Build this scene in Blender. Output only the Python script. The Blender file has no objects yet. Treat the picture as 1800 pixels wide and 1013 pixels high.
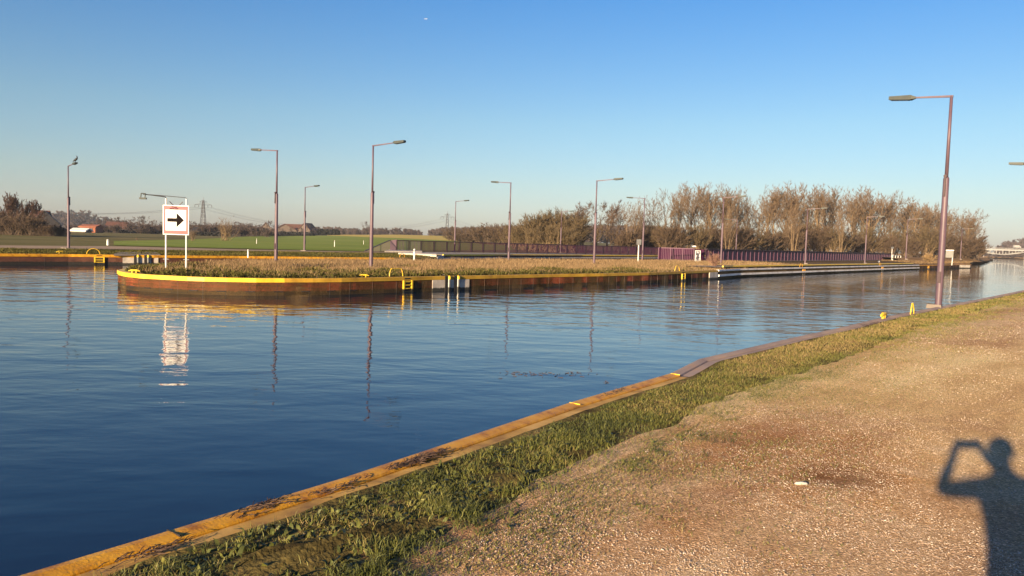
import bpy, math, random
import numpy as np
from mathutils import Vector, Matrix, Quaternion
from math import radians, sin, cos, tan, atan, pi
S = bpy.context.scene
COL = S.collection
# ---------------------------------------------------------------- camera
F = 1352.0; CX, CY = 900.0, 506.5; EYE = 1.6
PITCH = atan(82.5/F); ROLL = atan(0.030)
_f = Vector((0, cos(PITCH), -sin(PITCH))); _U = Vector((0, sin(PITCH), cos(PITCH))); _R = Vector((1, 0, 0))
c_r = _R*cos(ROLL) + _U*sin(ROLL); c_u = _U*cos(ROLL) - _R*sin(ROLL)
cam = bpy.data.cameras.new('camera'); co = bpy.data.objects.new('camera', cam); COL.objects.link(co)
cam.sensor_width = 36; cam.lens = F/1800*36; cam.clip_start = 0.02; cam.clip_end = 40000
M = Matrix((c_r, c_u, -_f)).transposed().to_4x4(); M.translation = Vector((0, 0, EYE)); co.matrix_world = M
S.camera = co
def ray(px, py): return (_f + c_r*((px-CX)/F) - c_u*((py-CY)/F))
def at(px, py, z=0.0):
    d = ray(px, py); t = (z-EYE)/d.z; return Vector((d.x*t, d.y*t, z))
def atd(px, py, D):
    d = ray(px, py); t = D/d.y; return Vector((0, 0, EYE)) + d*t
def hor(px): return 424 + 0.03*(px-900)
def base(px, D, z=0.0):
    """ground point seen in pixel column px (at ground level) at depth D"""
    py = hor(px)
    for _ in range(4):
        p = atd(px, py, D); 
        py = hor(px) + (EYE-z)*F/D
    p = atd(px, py, D); return Vector((p.x, D, z))
# ---------------------------------------------------------------- sky, sun, exposure
AS = ray(1697, 780).normalized()          # direction away from the sun
SUN_EL = math.asin(-AS.z); SUN_AZ = math.atan2(-AS.x, -AS.y)
W = bpy.data.worlds.new('World'); S.world = W; W.use_nodes = True
nt = W.node_tree; bg = nt.nodes['Background']
sky = nt.nodes.new('ShaderNodeTexSky'); sky.sky_type = 'NISHITA'; sky.sun_disc = False
sky.sun_elevation = SUN_EL; sky.sun_rotation = SUN_AZ; sky.altitude = 0; sky.air_density = 1.0; sky.dust_density = 0.6; sky.ozone_density = 3.0
_tc = nt.nodes.new('ShaderNodeTexCoord'); _sx = nt.nodes.new('ShaderNodeSeparateXYZ'); nt.links.new(_tc.outputs['Generated'], _sx.inputs[0])
_cr = nt.nodes.new('ShaderNodeValToRGB'); nt.links.new(_sx.outputs['Z'], _cr.inputs[0]); _e = _cr.color_ramp.elements     # colour of the clear winter air by elevation
_e[0].position = 0.0; _e[0].color = (.62, .59, .73, 1); _e[1].position = 0.07; _e[1].color = (.66, .64, .66, 1)
for _p, _c in ((.15, (.61, .66, .67)), (.30, (.33, .585, .78)), (.5, (.13, .33, .74)), (1.0, (.10, .25, .55))):
    _q = _e.new(_p); _q.color = (*_c, 1)
_mx = nt.nodes.new('ShaderNodeMix'); _mx.data_type = 'RGBA'; _mx.blend_type = 'MULTIPLY'; _mx.inputs[0].default_value = 1
nt.links.new(sky.outputs[0], _mx.inputs[6]); nt.links.new(_cr.outputs[0], _mx.inputs[7]); nt.links.new(_mx.outputs[2], bg.inputs[0]); bg.inputs[1].default_value = 0.089
sl = bpy.data.lights.new('sun', 'SUN'); so = bpy.data.objects.new('sun', sl); COL.objects.link(so)
sl.energy = 5.0; sl.angle = radians(0.55); sl.color = (1.0, 0.76, 0.46)
so.rotation_mode = 'QUATERNION'; so.rotation_quaternion = AS.to_track_quat('-Z', 'Y'); so.location = (-20, -30, 20)
S.view_settings.view_transform = 'Standard'; S.view_settings.look = 'None'; S.view_settings.gamma = 1.0
S.view_settings.exposure = 1.36
S.cycles.max_bounces = 6; S.cycles.transparent_max_bounces = 8
# ---------------------------------------------------------------- helpers
random.seed(7); rng = np.random.default_rng(7)
ORG = {}
def tag(o, label=None, cat=None, group=None, kind=None):
    if label: o['label'] = label
    if cat: o['category'] = cat
    if group: o['group'] = group
    if kind: o['kind'] = kind
    return o
def thing(name, loc, label, cat, group=None, rz=0.0):
    o = bpy.data.objects.new(name, None); COL.objects.link(o); o.location = loc; o.rotation_euler = (0, 0, rz)
    o.empty_display_size = 0.3
    ORG[o.name] = Vector(loc); return tag(o, label, cat, group)
class MB:
    def __init__(s): s.v = []; s.f = []; s.m = []
    def add(s, vs, fs, m=0):
        n = len(s.v); s.v += [tuple(v) for v in vs]
        for f in fs: s.f.append(tuple(i+n for i in f)); s.m.append(m)
    def box(s, c, d, rz=0.0, m=0, taper=1.0):
        c = Vector(c); x, y, z = d[0]/2, d[1]/2, d[2]/2; R = Matrix.Rotation(rz, 3, 'Z'); vs = []
        for zz, k in ((-z, 1), (z, taper)):
            for a, b in ((-x, -y), (x, -y), (x, y), (-x, y)): vs.append(c + R @ Vector((a*k, b*k, zz)))
        s.add(vs, [(3, 2, 1, 0), (4, 5, 6, 7), (0, 1, 5, 4), (1, 2, 6, 5), (2, 3, 7, 6), (3, 0, 4, 7)], m)
    def beam(s, p, q, w, h, m=0, w2=None, h2=None, up=(0, 0, 1)):
        p, q = Vector(p), Vector(q); d = (q-p).normalized(); up = Vector(up)
        sd = d.cross(up)
        if sd.length < 1e-4: sd = d.cross(Vector((1, 0, 0)))
        sd.normalize(); u = sd.cross(d).normalized(); w2 = w if w2 is None else w2; h2 = h if h2 is None else h2; vs = []
        for c, ww, hh in ((p, w, h), (q, w2, h2)):
            for a, b in ((-1, -1), (1, -1), (1, 1), (-1, 1)): vs.append(c + sd*(a*ww/2) + u*(b*hh/2))
        s.add(vs, [(0, 1, 2, 3), (7, 6, 5, 4), (0, 4, 5, 1), (1, 5, 6, 2), (2, 6, 7, 3), (3, 7, 4, 0)], m)
    def tube(s, pts, r, n=8, m=0, cap=True):
        pts = [Vector(p) for p in pts]; rs = r if isinstance(r, (list, tuple)) else [r]*len(pts); vs = []; fs = []; pu = None
        for i, p in enumerate(pts):
            d = (pts[min(i+1, len(pts)-1)] - pts[max(i-1, 0)]).normalized()
            if pu is None: pu = d.cross(Vector((0.3, 1, 0.1))).normalized()
            u = (pu - d*pu.dot(d)).normalized(); w = d.cross(u); pu = u
            for k in range(n): a = 2*pi*k/n; vs.append(p + (u*cos(a) + w*sin(a))*rs[i])
        for i in range(len(pts)-1):
            for k in range(n): a = i*n+k; b = i*n+(k+1) % n; fs.append((a, b, b+n, a+n))
        if cap: fs.append(tuple(range(n-1, -1, -1))); fs.append(tuple(range((len(pts)-1)*n, len(pts)*n)))
        s.add(vs, fs, m)
    def prism(s, poly, z0, z1, m=0):
        n = len(poly); vs = [(p[0], p[1], z0) for p in poly] + [(p[0], p[1], z1) for p in poly]
        fs = [tuple(range(n-1, -1, -1)), tuple(range(n, 2*n))] + [(i, (i+1) % n, (i+1) % n+n, i+n) for i in range(n)]
        s.add(vs, fs, m)
    def build(s, name, mats, parent=None, org=None, smooth=False, label=None):
        if not isinstance(mats, (list, tuple)): mats = [mats]
        if parent is not None: o0 = ORG.get(parent.name, Vector((0, 0, 0)))
        else: o0 = Vector(org) if org is not None else Vector((0, 0, 0))
        me = bpy.data.meshes.new(name); me.from_pydata([(v[0]-o0.x, v[1]-o0.y, v[2]-o0.z) for v in s.v], [], s.f)
        for m in mats: me.materials.append(m)
        me.polygons.foreach_set('material_index', s.m)
        if smooth: me.polygons.foreach_set('use_smooth', [True]*len(s.f))
        me.update(); o = bpy.data.objects.new(name, me); COL.objects.link(o)
        if parent is not None: o.parent = parent; ORG[o.name] = o0
        else: o.location = o0; ORG[o.name] = o0
        if label: o['label'] = label
        return o
def npmesh(name, V, Fc, mats, org=(0, 0, 0), tint=None, parent=None, mi=None):
    V = np.asarray(V, dtype=np.float32) - np.asarray(org, dtype=np.float32); Fc = np.asarray(Fc, dtype=np.int32)
    me = bpy.data.meshes.new(name); k = Fc.shape[1]
    me.vertices.add(len(V)); me.vertices.foreach_set('co', V.ravel()); me.loops.add(Fc.size); me.loops.foreach_set('vertex_index', Fc.ravel())
    me.polygons.add(len(Fc)); me.polygons.foreach_set('loop_start', np.arange(0, Fc.size, k, dtype=np.int32))
    try: me.polygons.foreach_set('loop_total', np.full(len(Fc), k, dtype=np.int32))
    except Exception: pass
    if mi is not None: me.polygons.foreach_set('material_index', np.asarray(mi, dtype=np.int32))
    if tint is not None:
        a = me.attributes.new('tint', 'FLOAT', 'POINT'); a.data.foreach_set('value', np.asarray(tint, dtype=np.float32))
    for m in (mats if isinstance(mats, (list, tuple)) else [mats]): me.materials.append(m)
    me.update(calc_edges=True); me.validate()
    o = bpy.data.objects.new(name, me); COL.objects.link(o); o.location = org
    if parent is not None: o.parent = parent; o.location = (0, 0, 0)
    ORG[o.name] = Vector(org); return o
def copy_thing(root, loc, rz=0.0, sc=None, label=None, group=None):
    r = root.copy(); COL.objects.link(r); r.location = loc; r.rotation_euler = (0, 0, rz)
    if sc: r.scale = sc
    if label: r['label'] = label
    if group: r['group'] = group
    for ch in list(root.children):
        c = ch.copy(); COL.objects.link(c); c.parent = r
        for g in list(ch.children):
            d = g.copy(); COL.objects.link(d); d.parent = c
    return r
# numpy value noise
_T = rng.random((256, 256))
def vn(x, y):
    xi = np.floor(x).astype(int); yi = np.floor(y).astype(int); fx = x-xi; fy = y-yi
    fx = fx*fx*(3-2*fx); fy = fy*fy*(3-2*fy); g = lambda a, b: _T[a % 256, b % 256]
    return (g(xi, yi)*(1-fx)+g(xi+1, yi)*fx)*(1-fy) + (g(xi, yi+1)*(1-fx)+g(xi+1, yi+1)*fx)*fy
def fbm(x, y, o=4):
    r = 0; a = .5; t = 0
    for i in range(o): r = r + a*vn(x*2**i+17*i, y*2**i+31*i); t += a; a *= .5
    return r/t
def inpoly(P, poly):
    x, y = P[:, 0], P[:, 1]; ins = np.zeros(len(P), bool); n = len(poly)
    for i in range(n):
        x1, y1 = poly[i][0], poly[i][1]; x2, y2 = poly[(i+1) % n][0], poly[(i+1) % n][1]
        c = ((y1 > y) != (y2 > y)); xx = (x2-x1)*(y-y1)/(y2-y1+1e-12)+x1; ins ^= c & (x < xx)
    return ins
def pdist(P, line):
    d = np.full(len(P), 1e9)
    for a, b in zip(line[:-1], line[1:]):
        a = np.array(a[:2]); b = np.array(b[:2]); ab = b-a; t = np.clip(((P-a) @ ab)/(ab @ ab), 0, 1)
        d = np.minimum(d, np.linalg.norm(P-(a+t[:, None]*ab), axis=1))
    return d
def resample(line, step):
    out = [Vector(line[0])]
    for a, b in zip(line[:-1], line[1:]):
        a, b = Vector(a), Vector(b); n = max(1, int((b-a).length/step))
        for i in range(1, n+1): out.append(a.lerp(b, i/n))
    return out
def offs(line, d):
    """offset polyline to its right by d (in plan)"""
    r = []
    for i, p in enumerate(line):
        a = line[max(i-1, 0)]; b = line[min(i+1, len(line)-1)]; t = Vector((b[0]-a[0], b[1]-a[1])).normalized()
        r.append(Vector((p[0]+t.y*d, p[1]-t.x*d, p[2] if len(p) > 2 else 0)))
    return r
def sweep(mb, line, prof, mats=None, closed=False, cap=True):
    """prof: list of (offset to the right, z). One strip per profile segment."""
    k = len(prof); cols = [offs(line, o) for o, z in prof]; n = len(line); vs = []
    for i in range(n):
        for j in range(k): c = cols[j][i]; vs.append((c.x, c.y, prof[j][1] + (line[i][2] if len(line[i]) > 2 else 0)))
    segs = range(k if closed else k-1)
    for j in segs:
        j2 = (j+1) % k
        mb.add([], [])
    n0 = len(mb.v); mb.v += vs
    for j in segs:
        j2 = (j+1) % k; m = 0 if mats is None else mats[j]
        for i in range(n-1): mb.f.append((n0+i*k+j, n0+i*k+j2, n0+(i+1)*k+j2, n0+(i+1)*k+j)); mb.m.append(m)
    if closed and cap:
        mb.f.append(tuple(n0+j for j in range(k-1, -1, -1))); mb.m.append(0)
        mb.f.append(tuple(n0+(n-1)*k+j for j in range(k))); mb.m.append(0)
# ---------------------------------------------------------------- materials
def mat(name, cols, rough=0.8, scale=(1, 1, 1), nscale=3.0, detail=6, bump=0.0, bscale=None, metal=0.0, attr=None, spec=0.5, pos=None, ndist=0.0, bdist=0.02, coord='Object'):
    m = bpy.data.materials.new(name); m.use_nodes = True; n = m.node_tree; b = n.nodes['Principled BSDF']
    b.inputs['Roughness'].default_value = rough; b.inputs['Metallic'].default_value = metal; b.inputs['Specular IOR Level'].default_value = spec
    if len(cols) == 1 and not bump: b.inputs['Base Color'].default_value = (*cols[0], 1); return m
    tc = n.nodes.new('ShaderNodeTexCoord'); mp = n.nodes.new('ShaderNodeMapping'); mp.inputs['Scale'].default_value = scale
    n.links.new(tc.outputs[coord], mp.inputs['Vector'])
    nz = n.nodes.new('ShaderNodeTexNoise'); nz.inputs['Scale'].default_value = nscale; nz.inputs['Detail'].default_value = detail; nz.inputs['Roughness'].default_value = 0.62
    nz.inputs['Distortion'].default_value = ndist
    n.links.new(mp.outputs[0], nz.inputs['Vector'])
    cr = n.nodes.new('ShaderNodeValToRGB'); e = cr.color_ramp.elements; k = len(cols)
    ps = pos or ([0.5] if k == 1 else [0.32 + 0.36*i/(k-1) for i in range(k)])
    e[0].position = ps[0]; e[0].color = (*cols[0], 1)
    if k > 1: e[1].position = ps[1]; e[1].color = (*cols[1], 1)
    else: e[1].color = (*cols[0], 1)
    for i in range(2, k): q = e.new(ps[i]); q.color = (*cols[i], 1)
    if attr:
        at_ = n.nodes.new('ShaderNodeAttribute'); at_.attribute_name = attr; n.links.new(at_.outputs['Fac'], cr.inputs[0])
    else: n.links.new(nz.outputs['Fac'], cr.inputs[0])
    n.links.new(cr.outputs[0], b.inputs['Base Color'])
    if bump:
        nb = n.nodes.new('ShaderNodeTexNoise'); nb.inputs['Scale'].default_value = bscale or nscale*4; nb.inputs['Detail'].default_value = 8
        n.links.new(mp.outputs[0], nb.inputs['Vector']); bp = n.nodes.new('ShaderNodeBump'); bp.inputs['Strength'].default_value = bump; bp.inputs['Distance'].default_value = bdist
        n.links.new(nb.outputs['Fac'], bp.inputs['Height']); n.links.new(bp.outputs[0], b.inputs['Normal'])
    return m
def mixz(m, zlo, zhi, col, noise=0.05, nsc=6.0):
    """stain below a ragged height line (algae and wet tide band), in world height"""
    n = m.node_tree; b = n.nodes['Principled BSDF']; src = b.inputs['Base Color'].links[0].from_socket
    g = n.nodes.new('ShaderNodeNewGeometry'); sx = n.nodes.new('ShaderNodeSeparateXYZ'); n.links.new(g.outputs['Position'], sx.inputs[0])
    nz = n.nodes.new('ShaderNodeTexNoise'); nz.inputs['Scale'].default_value = nsc; nz.inputs['Detail'].default_value = 4; n.links.new(g.outputs['Position'], nz.inputs['Vector'])
    ma = n.nodes.new('ShaderNodeMath'); ma.operation = 'MULTIPLY_ADD'; ma.inputs[1].default_value = noise*2; n.links.new(nz.outputs['Fac'], ma.inputs[0]); n.links.new(sx.outputs['Z'], ma.inputs[2])
    mr = n.nodes.new('ShaderNodeMapRange'); mr.inputs['From Min'].default_value = zlo+noise; mr.inputs['From Max'].default_value = zhi+noise; n.links.new(ma.outputs[0], mr.inputs['Value'])
    mx = n.nodes.new('ShaderNodeMix'); mx.data_type = 'RGBA'; mx.inputs[6].default_value = (*col, 1); n.links.new(mr.outputs[0], mx.inputs[0]); n.links.new(src, mx.inputs[7])
    n.links.new(mx.outputs[2], b.inputs['Base Color'])
M_yellow = mat('yellow_paint', [(0.62, 0.36, 0.03), (0.78, 0.50, 0.03), (0.80, 0.56, 0.05)], 0.45, nscale=1.5, bump=0.1, bscale=20); mixz(M_yellow, -0.52, -0.47, (0.02, 0.018, 0.012))
M_cap = mat('ochre_steel', [(0.36, 0.14, 0.010), (0.60, 0.275, 0.010), (0.72, 0.36, 0.018)], 0.5, nscale=5, detail=10, bump=0.6, bscale=60, bdist=0.005, pos=[.36, .47, .62]); mixz(M_cap, -0.50, -0.45, (0.02, 0.016, 0.012))
M_dust = mat('dusty_concrete', [(0.24, 0.125, 0.035), (0.52, 0.30, 0.065), (0.66, 0.42, 0.13)], 0.85, nscale=2.5, bump=0.3, bscale=60, bdist=0.004)
M_greycap = mat('sky_grey_coping', [(0.30, 0.22, 0.19), (0.40, 0.30, 0.24), (0.52, 0.31, 0.17)], 0.85, spec=0.15, nscale=0.9, bump=0.2, bscale=40, bdist=0.004, pos=[.35, .58, .75])  # grey of the sky-lit stretch past the bend, put into the colour
M_rust = mat('rusty_sheet_pile', [(0.22, 0.045, 0.017), (0.31, 0.072, 0.026), (0.38, 0.11, 0.045)], 0.75, scale=(1, 1, 2.5), nscale=1.6, bump=0.3, bscale=9, ndist=1.5); mixz(M_rust, -0.49, -0.44, (0.030, 0.023, 0.014), .07, 9)
M_rust2 = mat('brown_sheet_pile', [(0.06, 0.019, 0.011), (0.095, 0.031, 0.017), (0.13, 0.048, 0.027)], 0.75, scale=(1, 1, 2), nscale=1.4, bump=0.2, bscale=9); mixz(M_rust2, -0.48, -0.43, (0.012, 0.010, 0.008), .06, 8)
M_seam = mat('weld_seam', [(0.09, 0.045, 0.03), (0.20, 0.12, 0.09)], 0.6, nscale=9); mixz(M_seam, -0.50, -0.46, (0.05, 0.045, 0.04))
M_black = mat('black_slot', [(0.012, 0.010, 0.010), (0.02, 0.016, 0.015)], 0.8, nscale=5)
M_conc = mat('pale_concrete', [(0.36, 0.31, 0.27), (0.52, 0.45, 0.38), (0.62, 0.55, 0.46)], 0.85, nscale=2.2, bump=0.3, bscale=30, bdist=0.01); mixz(M_conc, -0.53, -0.48, (0.03, 0.028, 0.022))
M_ochre = mat('dull_ochre_paint', [(0.30, 0.16, 0.015), (0.46, 0.26, 0.02), (0.54, 0.32, 0.03)], 0.6, nscale=1.2, bump=0.1, bscale=20)
M_concD = mat('grey_concrete', [(0.17, 0.14, 0.12), (0.24, 0.20, 0.17)], 0.9, nscale=1.2, bump=0.2, bscale=20)
M_white = mat('white_paint', [(0.70, 0.68, 0.64), (0.80, 0.78, 0.75)], 0.5, nscale=4)
M_pale = mat('pale_rubbing_strip', [(0.50, 0.45, 0.42), (0.76, 0.71, 0.67), (0.84, 0.80, 0.76)], 0.6, scale=(1, 1, 1), nscale=1.2)
M_dark = mat('dark_wall', [(0.020, 0.018, 0.022), (0.035, 0.03, 0.032)], 0.8, nscale=2)
M_mauve = mat('mauve_paint', [(0.088, 0.054, 0.076), (0.11, 0.069, 0.093), (0.135, 0.086, 0.11)], 0.5, scale=(1, 1, .35), nscale=3, bump=0.05)
M_maudk = mat('dark_mauve_paint', [(0.045, 0.022, 0.030), (0.06, 0.032, 0.04)], 0.5, nscale=3)
M_purple = mat('purple_paint', [(0.042, 0.0035, 0.028), (0.062, 0.006, 0.040), (0.078, 0.009, 0.050)], 0.55, scale=(1, 1, .5), nscale=0.7, bump=0.05)
M_purpleL = mat('purple_edge_paint', [(0.10, 0.030, 0.075), (0.13, 0.045, 0.095)], 0.55, nscale=2)
M_purpleD = mat('dark_purple_plate', [(0.030, 0.003, 0.022), (0.045, 0.005, 0.032)], 0.75, nscale=1, spec=.2)
M_panel = mat('deep_purple_bars', [(0.038, 0.005, 0.026), (0.055, 0.008, 0.036)], 0.7, nscale=1)
M_darkrail = mat('dark_purple_rail', [(0.024, 0.009, 0.018), (0.038, 0.014, 0.028)], 0.6, nscale=2)
M_head = mat('lamp_head_grey', [(0.035, 0.042, 0.040), (0.05, 0.058, 0.054)], 0.55, nscale=6)
M_glass = mat('lamp_glass', [(0.03, 0.035, 0.04)], 0.15)
M_metal = mat('galvanised_steel', [(0.16, 0.16, 0.165), (0.24, 0.24, 0.245)], 0.45, nscale=6, metal=0.6); mixz(M_metal, -0.49, -0.45, (0.02, 0.02, 0.018))
M_pink = mat('faded_red_panel', [(0.29, 0.105, 0.115), (0.34, 0.13, 0.14)], 0.5, nscale=3)
M_signw = mat('white_panel', [(0.82, 0.82, 0.82)], 0.4)
M_signb = mat('black_arrow', [(0.010, 0.006, 0.007)], 0.8, spec=0.1)
M_text = mat('dark_red_lettering', [(0.06, 0.008, 0.015)], 0.8, spec=.1)
M_bird = mat('black_feathers', [(0.008, 0.008, 0.012)], 0.6)
def gravel_mat():
    m = mat('gravel_soil', [(0.47, 0.275, 0.155), (0.63, 0.42, 0.23), (0.76, 0.56, 0.33)], 0.95, nscale=0.45, detail=10, bump=1.0, bscale=75, bdist=0.022, pos=[.34, .48, .62])
    n = m.node_tree; b = n.nodes['Principled BSDF']; src = b.inputs['Base Color'].links[0].from_socket; b.inputs['Specular IOR Level'].default_value = 0
    g = n.nodes.new('ShaderNodeNewGeometry'); v = n.nodes.new('ShaderNodeTexVoronoi')
    m1 = n.nodes.new('ShaderNodeMapping'); m1.inputs['Rotation'].default_value = (0, 0, -radians(50)); m2 = n.nodes.new('ShaderNodeMapping'); m2.inputs['Scale'].default_value = (.38, 1.5, 1)
    n.links.new(g.outputs['Position'], m1.inputs[0]); n.links.new(m1.outputs[0], m2.inputs[0])
    for q_ in n.nodes:
        if q_.type == 'TEX_NOISE' and q_.inputs['Scale'].default_value < 1: n.links.new(m2.outputs[0], q_.inputs['Vector']); v.inputs['Scale'].default_value = 85; n.links.new(g.outputs['Position'], v.inputs['Vector'])
    s_ = n.nodes.new('ShaderNodeSeparateColor'); n.links.new(v.outputs['Color'], s_.inputs[0]); cr = n.nodes.new('ShaderNodeValToRGB'); e = cr.color_ramp.elements
    e[0].position = 0; e[0].color = (.55, .50, .47, 1); e[1].position = 1; e[1].color = (1.7, 1.75, 1.9, 1); q_ = e.new(.55); q_.color = (.92, .9, .88, 1); q_ = e.new(.85); q_.color = (1.1, 1.1, 1.12, 1)
    n.links.new(s_.outputs[0], cr.inputs[0]); mx = n.nodes.new('ShaderNodeMix'); mx.data_type = 'RGBA'; mx.blend_type = 'MULTIPLY'; mx.inputs[0].default_value = .85
    n.links.new(src, mx.inputs[6]); n.links.new(cr.outputs[0], mx.inputs[7]); cur = mx.outputs[2]
    for px, py, r_, sq, colr in ((1478, 838, .30, .9, (.60, .60, .68)), (1690, 660, 5.5, .8, (1.14, 1.17, 1.02)), (1390, 800, 1.15, .75, (.82, .70, .62)), (1000, 965, .85, .8, (.92, .85, .80)), (1330, 930, .7, .8, (.92, .86, .82)), (1560, 880, .6, .8, (.88, .78, .70))):     # damp and reddish bare patches
        c_ = at(px, py); sb = n.nodes.new('ShaderNodeVectorMath'); sb.operation = 'SUBTRACT'; n.links.new(g.outputs['Position'], sb.inputs[0]); sb.inputs[1].default_value = (c_.x, c_.y, 0)
        mp = n.nodes.new('ShaderNodeMapping'); mp.inputs['Rotation'].default_value = (0, 0, .2); mp.inputs['Scale'].default_value = (sq/r_, 1/r_, 0); n.links.new(sb.outputs[0], mp.inputs[0])
        ln = n.nodes.new('ShaderNodeVectorMath'); ln.operation = 'LENGTH'; n.links.new(mp.outputs[0], ln.inputs[0])
        nn = n.nodes.new('ShaderNodeTexNoise'); nn.inputs['Scale'].default_value = 3.5; nn.inputs['Detail'].default_value = 6; n.links.new(g.outputs['Position'], nn.inputs['Vector'])
        ad = n.nodes.new('ShaderNodeMath'); ad.operation = 'MULTIPLY_ADD'; ad.inputs[1].default_value = 1.6; n.links.new(nn.outputs['Fac'], ad.inputs[0]); n.links.new(ln.outputs['Value'], ad.inputs[2])
        mr = n.nodes.new('ShaderNodeMapRange'); mr.inputs['From Min'].default_value = 1.2; mr.inputs['From Max'].default_value = 1.95; mr.inputs['To Min'].default_value = 1; mr.inputs['To Max'].default_value = 0; n.links.new(ad.outputs[0], mr.inputs['Value'])
        mm = n.nodes.new('ShaderNodeMix'); mm.data_type = 'RGBA'; mm.blend_type = 'MULTIPLY'; n.links.new(mr.outputs[0], mm.inputs[0]); n.links.new(cur, mm.inputs[6]); mm.inputs[7].default_value = (*colr, 1); cur = mm.outputs[2]
    n.links.new(cur, b.inputs['Base Color']); return m
M_gpath = gravel_mat()
M_soil = mat('verge_soil', [(0.055, 0.038, 0.018), (0.11, 0.085, 0.030), (0.17, 0.13, 0.045), (0.30, 0.175, 0.09)], 0.95, nscale=2.2, bump=0.8, bscale=25, bdist=0.02)
M_ground = mat('bank_ground', [(0.07, 0.075, 0.028), (0.12, 0.10, 0.045)], 0.95, nscale=0.4, bump=0.4, bscale=6)
M_island = mat('island_soil', [(0.06, 0.045, 0.02), (0.13, 0.085, 0.042), (0.18, 0.12, 0.06)], 0.95, nscale=0.5, bump=0.5, bscale=8, bdist=0.05)
M_far = mat('far_meadow', [(0.11, 0.105, 0.038), (0.17, 0.145, 0.055), (0.22, 0.17, 0.075)], 0.95, nscale=0.06, detail=9, bump=0.4, bscale=2)
M_field = mat('green_field', [(0.17, 0.22, 0.040), (0.22, 0.27, 0.052), (0.27, 0.29, 0.065)], 0.95, scale=(1, 3, 1), nscale=0.03, detail=9, bump=0.3, bscale=2)
M_yfield = mat('stubble_field', [(0.46, 0.35, 0.085), (0.55, 0.42, 0.12)], 0.95, scale=(1, 3, 1), nscale=0.03, bump=0.2, bscale=2)
M_fpath = mat('towpath_gravel', [(0.34, 0.25, 0.17), (0.42, 0.31, 0.21)], 0.95, nscale=0.3)
M_brownland = mat('brown_meadow', [(0.17, 0.10, 0.05), (0.25, 0.155, 0.075), (0.30, 0.19, 0.09)], 0.95, nscale=0.15, detail=9, bump=0.5, bscale=3, bdist=0.1)
M_blade = mat('grass_blades', [(0.030, 0.034, 0.008), (0.085, 0.098, 0.016), (0.165, 0.155, 0.030), (0.27, 0.19, 0.075)], 0.65, attr='tint', pos=[0, .4, .75, 1], nscale=3)
M_dry = mat('dry_grass_blades', [(0.085, 0.057, 0.032), (0.20, 0.132, 0.072), (0.34, 0.235, 0.13)], 0.75, attr='tint', pos=[0, .5, 1], nscale=3)
M_leaf = mat('ground_cover_leaves', [(0.034, 0.034, 0.010), (0.082, 0.078, 0.022), (0.16, 0.13, 0.045)], 0.7, attr='tint', pos=[0, .5, 1], nscale=3)
M_stone = mat('gravel_stones', [(0.26, 0.18, 0.14), (0.44, 0.34, 0.26), (0.56, 0.46, 0.37), (0.70, 0.63, 0.55)], 0.85, attr='tint', pos=[0, .45, .8, 1], nscale=3)
for _m in (M_soil, M_ground, M_island, M_far, M_field, M_yfield, M_fpath, M_brownland, M_dry, M_leaf, M_stone): _m.node_tree.nodes['Principled BSDF'].inputs['Specular IOR Level'].default_value = 0.03
def bark(name, a, b): return mat(name, [a, b], 0.9, nscale=1.5)
B_tan = bark('sunlit_bark', (0.15, 0.10, 0.056), (0.24, 0.165, 0.092)); T_tan = bark('tan_twigs', (0.115, 0.074, 0.046), (0.168, 0.112, 0.070))
B_brn = bark('brown_bark', (0.083, 0.055, 0.036), (0.121, 0.083, 0.055)); T_brn = bark('brown_twigs', (0.074, 0.047, 0.033), (0.110, 0.072, 0.050))
T_red = bark('reddish_twigs', (0.083, 0.044, 0.030), (0.121, 0.066, 0.047)); T_olive = bark('olive_twigs', (0.080, 0.055, 0.026), (0.118, 0.082, 0.040))
T_scr = bark('thicket_twigs', (0.072, 0.045, 0.027), (0.105, 0.068, 0.042))
T_far = bark('distant_twigs', (0.068, 0.046, 0.040), (0.10, 0.070, 0.060)); T_hedge = bark('dark_hedge_leaves', (0.008, 0.008, 0.006), (0.017, 0.015, 0.010))
T_pink = bark('pink_shrub_stems', (0.198, 0.105, 0.077), (0.264, 0.154, 0.110)); T_gold = bark('golden_shrub_stems', (0.231, 0.149, 0.066), (0.303, 0.198, 0.094))
M_brick = mat('brick_wall', [(0.24, 0.075, 0.038), (0.30, 0.11, 0.06)], 0.9, nscale=1.2); M_roof = mat('tiled_roof', [(0.075, 0.030, 0.022), (0.10, 0.042, 0.03)], 0.85, nscale=1)
M_darkroof = mat('slate_roof', [(0.014, 0.011, 0.013), (0.022, 0.018, 0.02)], 0.8, nscale=1); M_win = mat('window_glass', [(0.03, 0.04, 0.05)], 0.1)
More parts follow.
